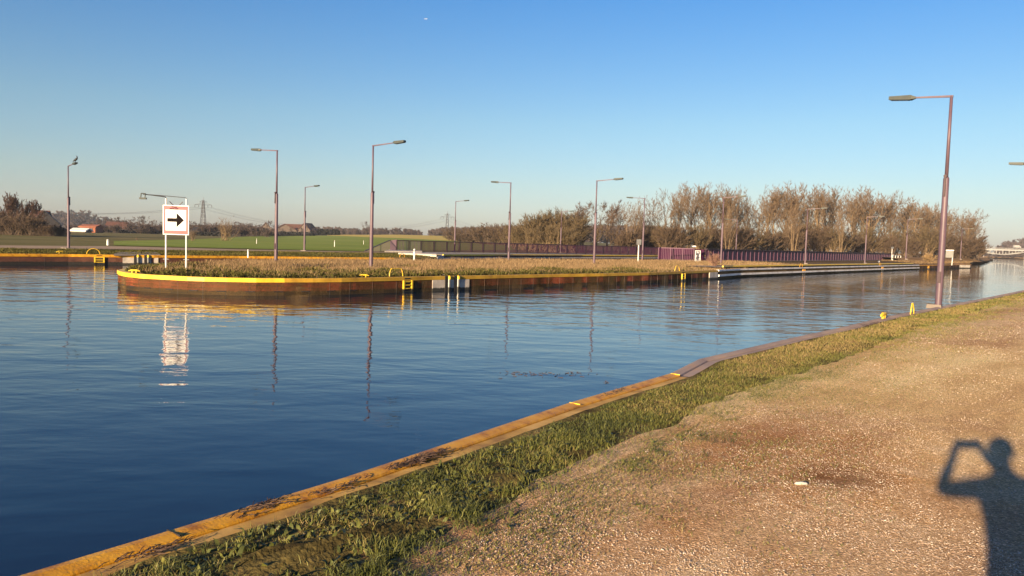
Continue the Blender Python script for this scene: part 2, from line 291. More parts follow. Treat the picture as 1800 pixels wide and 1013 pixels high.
# water
def water_mat():
    m = bpy.data.materials.new('canal_water'); m.use_nodes = True; n = m.node_tree; b = n.nodes['Principled BSDF']
    b.inputs['Base Color'].default_value = (0.007, 0.017, 0.033, 1); b.inputs['Roughness'].default_value = 0.02; b.inputs['IOR'].default_value = 1.333
    b.inputs['Specular IOR Level'].default_value = 0.5
    g = n.nodes.new('ShaderNodeNewGeometry')
    def nz(sc, rot, s, det, dist=0.0, rough=.5):
        mp = n.nodes.new('ShaderNodeMapping'); mp.inputs['Scale'].default_value = sc; mp.inputs['Rotation'].default_value = (0, 0, rot)
        t = n.nodes.new('ShaderNodeTexNoise'); t.inputs['Scale'].default_value = s; t.inputs['Detail'].default_value = det; t.inputs['Distortion'].default_value = dist; t.inputs['Roughness'].default_value = rough
        n.links.new(g.outputs['Position'], mp.inputs['Vector']); n.links.new(mp.outputs[0], t.inputs['Vector']); return t.outputs['Fac']
    a = nz((1, 1.7, 1), 0.12, 0.75, 2, 0.3, .4); c = nz((1, 2.0, 1), -0.5, 3.4, 2, 0.3); big = nz((1, 1.4, 1), 0.5, 0.07, 2)
    def math(op, x, y, z=None):
        q = n.nodes.new('ShaderNodeMath'); q.operation = op
        for i, v in enumerate((x, y, z)):
            if v is None: continue
            if isinstance(v, (int, float)): q.inputs[i].default_value = v
            else: n.links.new(v, q.inputs[i])
        return q.outputs[0]
    h = math('ADD', math('MULTIPLY', a, 1.0), math('MULTIPLY', c, 0.15))
    amp = n.nodes.new('ShaderNodeMapRange'); amp.inputs['From Min'].default_value = 0.38; amp.inputs['From Max'].default_value = 0.62; amp.inputs['To Min'].default_value = 0.45; amp.inputs['To Max'].default_value = 1.0
    n.links.new(big, amp.inputs['Value'])
    sxy = n.nodes.new('ShaderNodeSeparateXYZ'); n.links.new(g.outputs['Position'], sxy.inputs[0])
    shelt = n.nodes.new('ShaderNodeMapRange'); shelt.inputs['From Min'].default_value = 5.0; shelt.inputs['From Max'].default_value = 26.0; shelt.inputs['To Min'].default_value = 0.22; n.links.new(sxy.outputs['Y'], shelt.inputs['Value'])
    far_ = n.nodes.new('ShaderNodeMapRange'); far_.inputs['From Min'].default_value = 34.0; far_.inputs['From Max'].default_value = 75.0; far_.inputs['To Min'].default_value = 1.0; far_.inputs['To Max'].default_value = 0.42; n.links.new(sxy.outputs['Y'], far_.inputs['Value'])
    h2 = math('MULTIPLY', math('MULTIPLY', math('MULTIPLY', h, amp.outputs[0]), shelt.outputs[0]), far_.outputs[0])
    bp = n.nodes.new('ShaderNodeBump'); bp.inputs['Strength'].default_value = 1.0; bp.inputs['Distance'].default_value = WAVE
    n.links.new(h2, bp.inputs['Height']); n.links.new(bp.outputs[0], b.inputs['Normal']); return m
WAVE = 0.055
M_water = water_mat()
WZ = -0.63
# ================================================================= SETTING
mb = MB(); R_ = 1500; mb.add([(-R_, -200, WZ), (R_, -200, WZ), (R_, R_, WZ), (-R_, R_, WZ)], [(0, 1, 2, 3)]); tag(mb.build('water', M_water), kind='structure')
# --- near bank: quay line (water edge)
A = [at(25, 1013), at(300, 930.5), at(600, 840), at(1000, 707.5), at(1178, 656), at(1228, 631), at(1400, 592), at(1480, 575), at(1560, 556), at(1640, 541), at(1720, 526), at(1800, 510)]
d0 = (A[0]-A[2]).normalized(); d1 = (A[-1]-A[-4]).normalized()
A = [A[0]+d0*25] + A + [A[-1]+d1*60, A[-1]+d1*700]
inner = offs(A, 0.30)
poly = [(p.x, p.y) for p in inner] + [(R_, inner[-1].y), (R_, -200), (inner[0].x, -200)]
mb = MB(); mb.prism(poly, -3, -0.05); tag(mb.build('ground', M_ground), kind='structure')
# border between verge and path
Bp = [(560, 1060), (640, 1005), (760, 938), (880, 882), (930, 846), (1000, 822), (1100, 778), (1170, 750), (1250, 704), (1400, 656), (1500, 624), (1600, 583), (1700, 553), (1800, 522)]
B = [at(*p) for p in Bp]; db = (B[-1]-B[-3]).normalized()
B = [B[0] + Vector((-3.2, -6, 0))] + B + [B[-1]+db*60, B[-1]+db*600]
def line_at(line, t):
    L = [0]
    for a, b in zip(line[:-1], line[1:]): L.append(L[-1]+(b-a).length)
    s = t*L[-1]
    for i in range(len(line)-1):
        if s <= L[i+1]+1e-9: return line[i].lerp(line[i+1], (s-L[i])/max(L[i+1]-L[i], 1e-9))
    return line[-1]
def ruled(name, L0, L1, ts, us, mt, zf, kind='structure', zoff=0):
    V = []
    for t in ts:
        a, b = line_at(L0, t), line_at(L1, t)
        for u in us: p = a.lerp(b, u); V.append((p.x, p.y))
    V = np.array(V); z = zf(V[:, 0], V[:, 1]) + zoff; V = np.column_stack([V, z]); nu = len(us); Fc = []
    for i in range(len(ts)-1):
        for j in range(nu-1): k = i*nu+j; Fc.append((k, k+nu, k+nu+1, k+1))
    # winding up
    a, b, c = V[Fc[0][0]], V[Fc[0][1]], V[Fc[0][3]]
    if np.cross(b-a, c-a)[2] < 0: Fc = [f[::-1] for f in Fc]
    o = npmesh(name, V, Fc, mt); o.data.polygons.foreach_set('use_smooth', [True]*len(Fc)); return tag(o, kind=kind)
# nonuniform t: dense near the camera
def tvals(n, k=2.6): return [0.5*0 + (i/n)**k for i in range(n+1)]
MOUNDS = [(at(650, 948), .17, .07), (at(885, 848), .13, .05), (at(530, 985), .2, .06), (at(455, 1000), .16, .05), (at(760, 925), .12, .035), (at(1010, 800), .12, .03)]
def zverge(x, y):
    mz = 0
    for c_, r_, h_ in MOUNDS: mz = mz + h_*np.exp(-((x-c_.x)**2+(y-c_.y)**2)/(r_*r_))*(.6+.8*fbm(x*14, y*14, 2))
    return mz + zverge0(x, y)
def zverge0(x, y):
    d = np.hypot(x, y); a = np.clip(1.25 - d/9, 0.16, 1)
    return -0.004 + a*(0.065*(fbm(x*1.6, y*1.6, 3)-0.42) + 0.05*(fbm(x*9, y*9, 3)-0.5))
Bn = B[:]
tnear = sorted(set([i/260*0.075 for i in range(261)] + [0.075+0.925*(i/60)**1.6 for i in range(61)]))
innerV = offs(A, 0.29)
ruled('verge', innerV, offs(B, 1.1), tnear, [i/40 for i in range(41)], M_soil, zverge)
def zpath(x, y):
    c_ = at(1470, 845); d = np.hypot(x, y); dip = -.022*np.exp(-((x-c_.x)**2+((y-c_.y)*1.4)**2)/.06); a = np.clip(1.4 - d/30, 0.1, 1)
    return 0.002 + dip + a*0.012*(fbm(x*0.9+9, y*0.9, 3)-0.4) + a*0.006*(fbm(x*12, y*12, 2)-0.5)
Rline = [p + Vector((9.5, -7.5, 0)) for p in B]
Bj = resample(B[:15], 0.12) + B[15:]
def path_sheet():
    us = [(i/70)**1.5 for i in range(71)]; V = []; nl = offs(Bj, 1.0)
    for p, q_ in zip(Bj, nl):
        nr = q_-p; near_ = 1.0 if p.y < 30 else 0.0
        j = near_*(0.04+0.14*(float(fbm(np.array(p.x*1.1), np.array(p.y*1.1), 4))-0.47) + .10*(float(fbm(np.array(p.x*6+5), np.array(p.y*6), 2))-.5))
        for u in us: w_ = (1-u)**20; V.append((p.x+9.5*u+nr.x*j*w_, p.y-7.5*u+nr.y*j*w_))
    V = np.array(V); V = np.column_stack([V, zpath(V[:, 0], V[:, 1])+0.012]); nu = len(us)
    Fc = [(i*nu+j, (i+1)*nu+j, (i+1)*nu+j+1, i*nu+j+1) for i in range(len(Bj)-1) for j in range(nu-1)]
    a, b, c = V[Fc[0][0]], V[Fc[0][1]], V[Fc[0][3]]
    if np.cross(b-a, c-a)[2] < 0: Fc = [f[::-1] for f in Fc]
    o = npmesh('path', V, Fc, M_gpath); o.data.polygons.foreach_set('use_smooth', [True]*len(Fc)); tag(o, kind='structure')
path_sheet()
# --- near quay wall
q = thing('quay_wall', A[3], 'ochre steel edged quay wall along the gravel path in the foreground', 'quay wall')
iB = 5
def quay_near(line, cm, name):
    m_ = MB(); sweep(m_, line, [(0, -1.6), (0, -0.015), (0.012, 0.0), (0.06, 0.004), (0.125, -0.010), (0.135, -0.022), (0.135, -0.2)]); return m_.build(name, cm, q)
lineY = resample(A[:iB+1], 0.5)
quay_near(lineY, M_cap, 'steel_coping')
lineG = A[5:]
quay_near(lineG, M_greycap, 'greyed_coping')  # same coping past the bend, its sky-lit grey painted on
mb = MB(); sweep(mb, resample(A[:6], 0.6), [(0.136, -0.3), (0.136, -0.030), (0.32, -0.022), (0.32, -0.3)]); mb.build('concrete_strip', M_dust, q)
mb = MB(); sweep(mb, A[5:], [(0.136, -0.3), (0.136, -0.028), (0.30, -0.022), (0.30, -0.3)]); mb.build('concrete_strip', M_greycap, q)
# joints in the coping
for (x, y) in ((292, 932), (1000, 708), (1178, 657)):
    p = at(x, y); d = Vector((A[4]-A[1]).normalized()); n_ = Vector((d.y, -d.x, 0)); mb = MB()
    mb.beam(p+n_*0.01+Vector((0, 0, 0.002)), p+n_*0.13+Vector((0, 0, 0.0)), 0.007, 0.010); mb.build('joint', M_black if x == 292 else M_yellow, q)
# --- island
front = [at(211, 477), at(222, 479.5), at(245, 482), at(270, 483.5), at(300, 485), at(330, 486.5), at(360, 487.5), at(400, 488.4), at(450, 489.3), at(500, 489.5), at(550, 489.5), at(600, 489.2), at(650, 488.3), at(700, 487.3), at(760, 486), at(850, 484.4), at(960, 482.3), at(1060, 481), at(1140, 479.3), at(1262, 475)]
tip = front[0]
# smooth continuation round the back of the tip
back = [Vector((tip.x-0.55, tip.y+0.9, 0)), Vector((tip.x-0.9, tip.y+2.2, 0)), Vector((-16.1, 34, 0)), Vector((-16.2, 38, 0)), Vector((-15.8, 43, 0)), Vector((-14.2, 47, 0)), Vector((-1.7, 63.6, 0)), Vector((11.9, 79.9, 0)), Vector((24, 95, 0)), Vector((66, 150, 0)), Vector((105, 185, 0))]
fend = [at(1264, 474.5), at(1300, 473), at(1450, 469.5), at(1615, 466)]
fend[0] = front[-1]
endw = [fend[-1], at(1660, 465.6), at(1707, 464.5)]
endb = [at(1690, 459.5), at(1700, 459), at(1745, 456.2), Vector((215, 345, 0)), Vector((300, 560, 0)), Vector((260, 600, 0))]
islp = front + fend[1:] + endw[1:] + [endw[-1]+Vector((-2, 8, 0))] + endb[2:] + [Vector((180, 480, 0))] + back[::-1]
def zisl(x, y): return -0.02 + 0.10*(fbm(x*.35, y*.35, 3)-0.45)*np.clip(pdist(np.column_stack([x, y]), [tuple(p) for p in front])-0.4, 0, 1)
mb = MB(); mb.prism([(p.x, p.y) for p in offs(islp, 0.0)], -2, -0.06); tag(mb.build('island_ground', M_island), kind='structure')
# bumpy strip of soil along the front of the island
def pile_wall(name, line, label, cap_h=0.15, wm=M_rust, seam=1.0, slots=None, capmat=M_yellow):
    w = thing(name, line[len(line)//2], label, 'quay wall')
    L = resample(line, 0.5); mb = MB(); sweep(mb, L, [(0.0, -1.5), (0.0, -0.04)])
    # seams on the face (offset to the water side = right)
    acc = 0; nxt = seam*.6
    for a, b in zip(line[:-1], line[1:]):
        l = (b-a).length; d = (b-a).normalized(); n_ = Vector((d.y, -d.x, 0))
        while nxt <= acc+l:
            p = a+d*(nxt-acc)+n_*0.001; mb.beam(p+Vector((0, 0, -1.2)), p+Vector((0, 0, -0.12)), 0.016, 0.006, 1, up=(d.x, d.y, 0)); nxt += seam*random.uniform(.75, 1.25)
        acc += l
    if slots:
        acc = 0; nxt = 0.5
        for a, b in zip(line[:-1], line[1:]):
            l = (b-a).length; d = (b-a).normalized(); n_ = Vector((d.y, -d.x, 0))
            while nxt <= acc+l and nxt < slots:
                p = a+d*(nxt-acc)+n_*0.006+Vector((0, 0, -0.485)); mb.beam(p-d*0.16, p+d*0.16, 0.02, 0.035, 2); nxt += 0.98
            acc += l
    mb.build('sheet_piling', [wm, M_seam, M_black], w)
    runs = [(L, capmat)]
    if slots: k_ = min(range(len(L)), key=lambda i: abs(L[i].x+8.6) + (0 if i > 10 else 99)); runs = [(L[:k_+1], capmat), (L[k_:], M_ochre)]
    for LL, cm_ in runs: mb = MB(); sweep(mb, LL, [(0.03, -cap_h), (0.03, -0.012), (0.018, 0.0), (-0.22, 0.0), (-0.22, -0.08), (-0.02, -cap_h)], closed=True); mb.build('coping', cm_, w)
    return w
# 'right' of the walking direction must be the water side: walk front from left to right -> water is on the right
w1 = pile_wall('quay_wall', [back[2], back[1], back[0]] + front, 'rust brown sheet pile wall with bright yellow coping round the grassy island tip', slots=16)
w2 = pile_wall('quay_wall', back[6:2:-1], 'sheet pile wall on the hidden back side of the grassy island', wm=M_rust2)
w3 = pile_wall('quay_wall', endw, 'short brown sheet pile wall at the far end of the canal spit', cap_h=0.10, wm=M_rust2, seam=3, capmat=M_cap)
mb = MB(); mb.beam(endw[-1]+Vector((0, 0, -0.5)), endw[-1]+Vector((-2, 8, -0.5)), 0.15, 0.98); mb.build('sheet_piling', M_rust2, w3)
# pale concrete patch near the end of the spit
p = at(1691, 465); mb = MB(); mb.box(p+Vector((0, -0.05, -0.32)), (5.0, 0.2, 0.45), 0.6); mb.build('concrete_block', M_conc, w3)
# --- fendered wall with pale rubbing strips
w4 = thing('fender_wall', fend[1], 'black canal wall with two pale rubbing strips and a yellow rail', 'quay wall')
mb = MB(); sweep(mb, fend, [(-0.06, -1.5), (-0.06, -0.03)]); mb.build('wall_face', M_dark, w4)
def rail(line, off, z, w, h, m, name, par):
    mb = MB(); sweep(mb, line, [(off, z-h/2), (off+w, z-h/2), (off+w, z+h/2), (off, z+h/2)], closed=True); return mb.build(name, m, par)
rail(fend, -0.10, -0.035, 0.18, 0.11, M_pale, 'upper_rail', w4); rail(fend, -0.04, -0.385, 0.16, 0.14, M_pale, 'lower_rail', w4)
yl = resample([fend[0].lerp(fend[1], .55), fend[1], fend[2], fend[3].lerp(fend[2], .02)], 6)
mb = MB(); sweep(mb, yl, [(-0.62, 0.14), (-0.50, 0.14), (-0.50, 0.25), (-0.62, 0.25)], closed=True); mb.build('yellow_rail', M_yellow, w4)
mb = MB(); sweep(mb, yl, [(-0.56, -0.04), (-0.56, 0.139), (-0.66, 0.139), (-0.66, -0.04)], closed=True); mb.build('void_shade', M_black, w4)  # black box painting the shaded void under the yellow rail
mb = MB(); sweep(mb, yl, [(-0.66, 0.12), (-3.4, 0.12), (-3.4, -0.05)]); mb.build('walkway', M_concD, w4)
p = fend[0]; dd = (front[-1]-front[-2]).normalized(); nn = Vector((dd.y, -dd.x, 0))
mb = MB(); mb.box(p-dd*0.9+nn*0.0+Vector((0, 0, -0.6)), (1.5, 0.12, 0.93), math.atan2(dd.y, dd.x)); mb.build('concrete_pier', M_conc, w1)
# --- far land terrain
def hfar(x, y):
    d = np.hypot(x, y); az = np.degrees(np.arctan2(x, y)); k = np.interp(az, [-60, -25, -17, -12.5, -8.4, 2, 8, 12], [.15, .18, .24, .72, 1.08, 1.06, .5, 0])
    t = np.clip((d-120)/420, 0, 1); return 3.45*t*t*(3-2*t)*k
def at_t(px, py, zo=0, far=545.0):
    d = ray(px, py); d = d/math.hypot(d.x, d.y); r = 30.0
    while r < far:
        x, y, z = d.x*r, d.y*r, EYE+d.z*r
        if z-zo <= float(hfar(np.array(x), np.array(y))): break
        r += 0.25 if r < 120 else 1.5
    return Vector((d.x*r, d.y*r, float(hfar(np.array(d.x*r), np.array(d.y*r)))+zo))
fq = [at(-200, 444), at(0, 446), at(120, 447), at(270, 449), at(420, 450.3), at(560, 452), at(693, 453.4), at(767, 452.4)]
tw = [at(779, 449), at(900, 448.7), at(1020, 449.2), at(1150, 450)]
dt = (tw[-1]-tw[0]).normalized(); tw2 = tw + [tw[-1]+dt*60, tw[-1]+dt*110]
farp = [fq[0]+Vector((-60, -40, 0))] + fq + tw2 + [Vector((175, 500, 0)), Vector((230, 620, 0)), Vector((900, 640, 0)), Vector((2500, 700, 0))]
# terrain grid (polar), clipped by projecting near rows onto the quay line
V = []; azs = np.radians(np.linspace(-64, 66, 90)); Fc = []
def near_r(az):
    best = 1e9
    for a, b in zip(farp[:-1], farp[1:]):
        d = np.array([sin(az), cos(az)]); e = np.array([b.x-a.x, b.y-a.y]); w_ = np.array([a.x, a.y]); den = d[0]*e[1]-d[1]*e[0]
        if abs(den) < 1e-9: continue
        r = (w_[0]*e[1]-w_[1]*e[0])/den; s = (w_[0]*d[1]-w_[1]*d[0])/den
        if 0 <= s <= 1 and r > 1: best = min(best, r)
    return best if best < 1e8 else 640
allaz = sorted(set(list(azs) + [math.atan2(p.x, p.y) for p in farp if abs(math.atan2(p.x, p.y)) < 1.15])); NR = 46
for az in allaz:
    r0 = near_r(az) + 0.3
    for j in range(NR+1):
        t = j/NR; r = r0*(1500/r0)**(t**1.15); x, y = r*sin(az), r*cos(az); V.append((x, y, float(hfar(np.array(x), np.array(y)))-0.03 if j else -0.03))
for i in range(len(allaz)-1):
    for j in range(NR): k = i*(NR+1)+j; Fc.append((k, k+NR+1, k+NR+2, k+1))
tag(npmesh('far_bank', V, [f[::-1] for f in Fc], M_far), kind='structure')
# skirt under the far bank
def drape(name, pts0, pts1, n, m, mt, zo):
    a = [at_t(x, y) for x, y in pts0]; b = [at_t(x, y) for x, y in pts1]
    return ruled(name, a, b, [i/n for i in range(n+1)], [i/m for i in range(m+1)], mt, lambda x, y: hfar(x, y), zoff=zo)
drape('green_field', [(200, 431.5), (420, 437), (560, 440), (650, 442), (1000, 438)], [(200, 424), (340, 421), (470, 414.2), (600, 414.6), (1000, 427)], 60, 30, M_field, 0.015)
drape('stubble_field', [(575, 414.4), (640, 417), (760, 422), (960, 432)], [(575, 412.9), (640, 413.2), (760, 414.5), (960, 419)], 40, 12, M_yfield, 0.045)
drape('towpath', [(-150, 437), (0, 437), (200, 438.8), (420, 441.6), (600, 444), (690, 445)], [(-150, 431.5), (0, 432), (200, 433.5), (420, 439), (600, 442.6), (690, 444)], 60, 3, M_fpath, 0.02)
# far quay wall
w5 = pile_wall('quay_wall', [fq[0]+Vector((-60, -40, 0))] + fq, 'dark brown sheet pile wall with ochre coping across the water on the left', cap_h=0.16, wm=M_rust2, seam=1.6, capmat=M_cap)
w6 = thing('fender_wall', tw[1], 'long low wall with two orange rubbing rails below the back railing', 'quay wall')
mb = MB(); sweep(mb, tw2, [(-0.02, -1.5), (-0.02, -0.0)]); mb.build('wall_face', M_rust2, w6)
rail(tw2, -0.1, 0.02, 0.16, 0.16, M_yellow, 'upper_rail', w6); rail(tw2, -0.0, -0.30, 0.14, 0.15, M_conc, 'lower_rail', w6)
mb = MB(); mb.beam(fq[-1]+Vector((0, 0, -0.75)), tw[0]+Vector((0, 0, -0.75)), 0.2, 1.5); mb.build('end_wall', M_conc, w6)
# concrete apron by the back railing
mb = MB(); pts = [at(790, 448.6), at(1150, 449.6), at(1150, 447.6), at(740, 443.2), at(700, 444.5)]
mb.prism([(p.x, p.y) for p in pts], -0.028, 0.01); mb.build('apron', M_concD, w6)
def slabthing(px, label, z0=-0.01, z1=0.06, mt=M_conc):
    pts = [at(*p) for p in px]; c = sum(pts, Vector())/len(pts); mb = MB(); mb.prism([(p.x, p.y) for p in pts], z0, z1); o = mb.build('concrete_slab', mt, org=(c.x, c.y, 0)); return tag(o, label, 'slab')
slabthing([(676, 443.2), (742, 444.3), (742, 442.5), (686, 440.4)], 'white concrete slab at the foot of the solid purple railing panel', z1=0.12)
slabthing([(700, 448.0), (767, 451.5), (767, 448.8), (712, 446.4)], 'low white concrete block beside the end of the far ochre coping', z1=0.18)
slabthing([(742, 484), (818, 483.2), (808, 478.6), (752, 479.2)], 'flat weathered concrete slab set in the island grass above two mooring posts', z0=-.05, z1=0.03)
slabthing([(200, 448.3), (282, 449), (276, 444.5), (206, 444)], 'flat grey concrete slab on the far bank behind two mooring posts', z0=-.05, z1=0.05, mt=M_concD)
# ================================================================= quay fittings
def near_on(line, px):
    """point on a quay line at image column px, and its direction and outward normal"""
    best = None
    for a, b in zip(line[:-1], line[1:]):
        for i in range(41):
            p = a.lerp(b, i/40); v = p-Vector((0, 0, EYE)); xx = CX + F*v.dot(c_r)/v.dot(_f)
            e = abs(xx-px)
            if best is None or e < best[0]: best = (e, p, (b-a).normalized())
    _, p, d = best; return p, d, Vector((d.y, -d.x, 0))
def ladder(line, px, label, hoop=True, w=0.44, mt=M_yellow, shift=0.0, hoopshape='round'):
    p, d, n_ = near_on(line, px); t = thing('quay_ladder', p, label, 'ladder', 'ladders fixed to the quay walls')
    for s in (-1, 1):
        mb = MB(); c = p+d*(s*w/2)+n_*0.06; mb.beam(c+Vector((0, 0, -0.95)), c+Vector((0, 0, -0.145)), 0.07, 0.07, up=(d.x, d.y, 0)); mb.build('rail', mt, t)
    mb = MB(); c = p+n_*0.035; mb.beam(c+Vector((0, 0, -0.95)), c+Vector((0, 0, -0.155)), w*0.8, 0.01, up=(n_.x, n_.y, 0)); mb.build('recess', M_black, t)  # flat black plate on the wall, painting the shade of a recess
    for z in (-0.19, -0.33, -0.47, -0.60, -0.75):
        mb = MB(); c = p+n_*0.07+Vector((0, 0, z)); mb.beam(c-d*(w/2-.02), c+d*(w/2-.02), 0.035, 0.035); mb.build('rung', mt, t)
    if hoop:
        pts = []
        for i in range(13):
            a = pi*i/12; pts.append(p-n_*0.22+d*(shift-0.36*cos(a))+Vector((0, 0, 0.02+0.34*sin(a) if hoopshape == 'round' else 0.02+0.32*min(1, 1.5*sin(a)))))
        mb = MB(); mb.tube(pts, 0.018, 6); mb.build('grab_hoop', mt, t)
    mb = MB(); c = p+n_*0.034+Vector((0, 0, -0.07)); mb.beam(c-d*0.16, c+d*0.16, 0.012, 0.05); mb.build('step_slot', M_black, t)
    return t
ladder(front, 716, 'yellow ladder with a tall yellow hoop on the island wall beside the pale concrete panel', shift=-0.4, hoopshape='flat')
ladder(front, 1199, 'small yellow ladder with a hoop on the island wall near the pink shrub', shift=-0.4)
ladder(fend, 1411, 'orange ladder between the pale strips nearest the pink shrub', w=0.5, mt=M_cap, hoop=True)
ladder(fend, 1549, 'orange ladder between the pale strips close to the far end of the black wall', w=0.5, mt=M_cap, hoop=True)
ladder(fq, 176, 'ochre ladder with round hoop on the far quay between bird lamp and arrow sign', shift=-0.3, mt=M_yellow, w=.5)
ladder(fq, 717, 'ochre ladder with a hoop on the far quay below the white concrete slab', shift=-0.5, mt=M_cap, w=.5)
ladder(endw, 1632, 'small ochre ladder on the short brown wall left of the near lamp post', mt=M_cap, hoop=False)
# mooring recesses: concrete panel with two posts
def recess(line, pxa, pxb, posts, where):
    p, d, n_ = near_on(line, pxa); q2, _, _ = near_on(line, pxb); mb = MB()
    mb.beam(p+n_*0.012+Vector((0, 0, -0.67)), q2+n_*0.012+Vector((0, 0, -0.67)), 0.05, 1.02); c = (p+q2)/2
    tag(mb.build('concrete_panel', M_conc, org=(c.x, c.y, 0)), 'pale concrete wall panel behind two mooring posts on the '+where, 'wall panel')
    for px, lab in posts:
        p, d, n_ = near_on(line, px); t = thing('mooring_post', p, lab, 'mooring post', 'mooring posts at the quay walls')
        mb = MB(); mb.box(p+n_*0.035+Vector((0, 0, -0.72)), (0.16, 0.07, 1.45), math.atan2(d.y, d.x)); mb.build('black_fender', M_black, t)
        c = p+d*0.16+n_*0.05; mb = MB(); mb.tube([c+Vector((0, 0, -1.4)), c+Vector((0, 0, -0.14))], 0.075, 10); mb.build('pipe', M_metal, t)
        mb = MB(); mb.tube([c+Vector((0, 0, -0.14)), c+Vector((0, 0, -0.02)), c+Vector((0, 0, 0.02))], [0.078, 0.078, 0.04], 10); mb.build('pipe_cap', M_yellow, t)
recess(front, 760, 825, [(784, 'black and silver mooring post with bright yellow top, left one of the island pair'), (799, 'black and silver mooring post on the island wall, right one of its pair')], 'island wall')
recess(fq, 216, 279, [(238, 'black and silver mooring post on the far quay, left one of its pair'), (254, 'black and silver mooring post on the far quay, right one near the sign')], 'far quay')
# cleats
def cleat(pos, rz, label, s=1.0, mt=M_yellow):
    t = thing('mooring_cleat', pos, label, 'cleat', 'yellow mooring cleats'); p = Vector(pos); d = Vector((cos(rz), sin(rz), 0))
    for k in (-1, 1): mb = MB(); mb.tube([p+d*(0.07*k*s), p+d*(0.07*k*s)+Vector((0, 0, 0.08*s))], 0.025*s, 8); mb.build('stem', mt, t)
    mb = MB(); mb.tube([p-d*0.2*s+Vector((0, 0, .07*s)), p-d*0.09*s+Vector((0, 0, .1*s)), p+d*0.09*s+Vector((0, 0, .1*s)), p+d*0.2*s+Vector((0, 0, .07*s))], [0.022*s, .035*s, .035*s, .022*s], 8); mb.build('horn', mt, t)
dA = (A[9]-A[7]).normalized(); nA = Vector((dA.y, -dA.x, 0))
cleat(at(1553, 560), math.atan2(dA.y, dA.x), 'bright yellow cleat on the near quay edge before the near lamp', 1.15)
cleat(at(236, 480), 0.2, 'yellow cleat on the coping at the island tip'); cleat(at(107, 446), 0.9, 'small yellow cleat on the far quay left of the bird lamp', 1.3)
cleat(at(640, 487.5), 0.2, 'tiny yellow cleat on the coping below the middle island lamp', 0.9); cleat(at(1545, 461.5, 0), 0.8, 'pale cleat behind the black wall near its far end', 2.0, M_pale)
# hoop on the near quay
hp = at(1603, 551); t = tag(MB.build((lambda m: (m.tube([hp-dA*.17+Vector((0, 0, -.02)), hp-dA*.13+Vector((0, 0, .12)), hp-dA*0.03+Vector((0, 0, .27)), hp+dA*0.05+Vector((0, 0, .27)), hp+dA*.17+Vector((0, 0, .12)), hp+dA*.22+Vector((0, 0, -.02))], 0.016, 8), m)[1])(MB()), 'grab_hoop', M_yellow, org=hp), 'bent yellow grab hoop in the grass beside the near lamp foot', 'grab hoop')
# ================================================================= street lamps
def lampmesh(armlen):
    r = thing('street_lamp', (0, 0, 0), 'x', 'street lamp', 'mauve street lamps along the canal')
    mb = MB(); mb.tube([(0, 0, -0.1), (0, 0, 0.02), (0, 0, 2.0), (0, 0, 3.85), (0, 0, 3.9)], [0.10, 0.098, 0.09, 0.082, 0.06], 12)
    mb.tube([(0, 0, 3.88), (0, 0, 6.3)], [0.052, 0.042], 10); po = mb.build('pole', M_mauve, r, smooth=True)
    mb = MB(); mb.box((0, 0.085, 3.6), (0.05, 0.10, 0.55), 0, taper=0.8); mb.tube([(0, .06, 3.92), (0, .13, 3.92)], .05, 8); mb.build('hinge_plate', M_maudk, r)
    mb = MB(); mb.box((0, 0.094, 0.9), (0.10, 0.03, 0.34)); mb.build('access_door', M_maudk, r)
    hl = 0.74; e = armlen-hl; sl_ = tan(radians(4)); mb = MB(); mb.beam((-0.045, 0, 6.28), (e, 0, 6.28+e*sl_), 0.06, 0.06, w2=.045, h2=.045); mb.build('arm', M_mauve, r)
    a = Vector((e-0.02, 0, 6.28+e*sl_)); b = Vector((armlen, 0, 6.28+armlen*sl_)); mb = MB()
    mb.beam(a, a.lerp(b, .16), 0.07, 0.06, w2=.20, h2=.12); mb.beam(a.lerp(b, .16), b, 0.22, 0.14, w2=.20, h2=.10); h = mb.build('lamp_head', M_head, r)
    mb = MB(); mb.beam(a.lerp(b, .25)+Vector((0, 0, -.066)), a.lerp(b, .95)+Vector((0, 0, -.054)), 0.17, 0.03); g = mb.build('glass', M_glass, r); g.parent = h
    return r
lampL = lampmesh(2.1); lampS = lampmesh(1.74); used = {}
def lamp(kind, px, D, direction, label, z=0.0, foot=None, pos=None, zs=1.0):
    src = lampL if kind == 'L' else lampS; p = pos or base(px, D, z); rz = math.atan2(direction[1], direction[0])
    if kind not in used: used[kind] = 1; r = src; r.location = p; r.rotation_euler = (0, 0, rz); r['label'] = label
    else: r = copy_thing(src, p, rz, label=label)
    if foot:
        mb = MB(); mb.box((0.1, 0, 0.01), (foot, foot*.7, 0.12), 0.1, taper=.9); o = mb.build('foundation', M_concD); o.parent = r
    if zs != 1: r.scale = (1, 1, zs)
    return r
DR = (0.76, -0.65); DL = (-0.76, 0.65)
PXB = lambda px, py: at(px, py)
def lampdir(a): return (cos(radians(a)), sin(radians(a)))
lamp('S', 0, 0, (-0.72, 0.69), 'tall mauve street lamp nearest the camera at the gravel path edge', pos=at(1649, 539.7), foot=0.42)
lamp('S', 0, 0, (-0.78, 0.62), 'street lamp whose head only reaches in from the right picture edge', pos=base(1829, 39.3))
lamp('L', 652, 40.0, (0.85, -0.53), 'mauve lamp in the island grass, arm to the right, left of the yellow ladder', foot=.4)
lamp('L', 485, 43.7, (-0.85, 0.53), 'mauve lamp on the island just right of the arrow sign, arm to the left')
lamp('L', 120.5, 59.0, (0.70, -0.71), 'mauve lamp on the far bank carrying a black bird on its head', foot=1.2)
lamp('L', 535, 76.5, (0.80, -0.6), 'slim lamp on the far bank before the green field, arm to the right', foot=.8)
lamp('L', 799, 96.0, (0.80, -0.6), 'thin lamp on the far bank in front of the back railing', foot=.8)
lamp('L', 985, 118, (0.80, -0.6), 'faint lamp in front of the olive willow thicket')
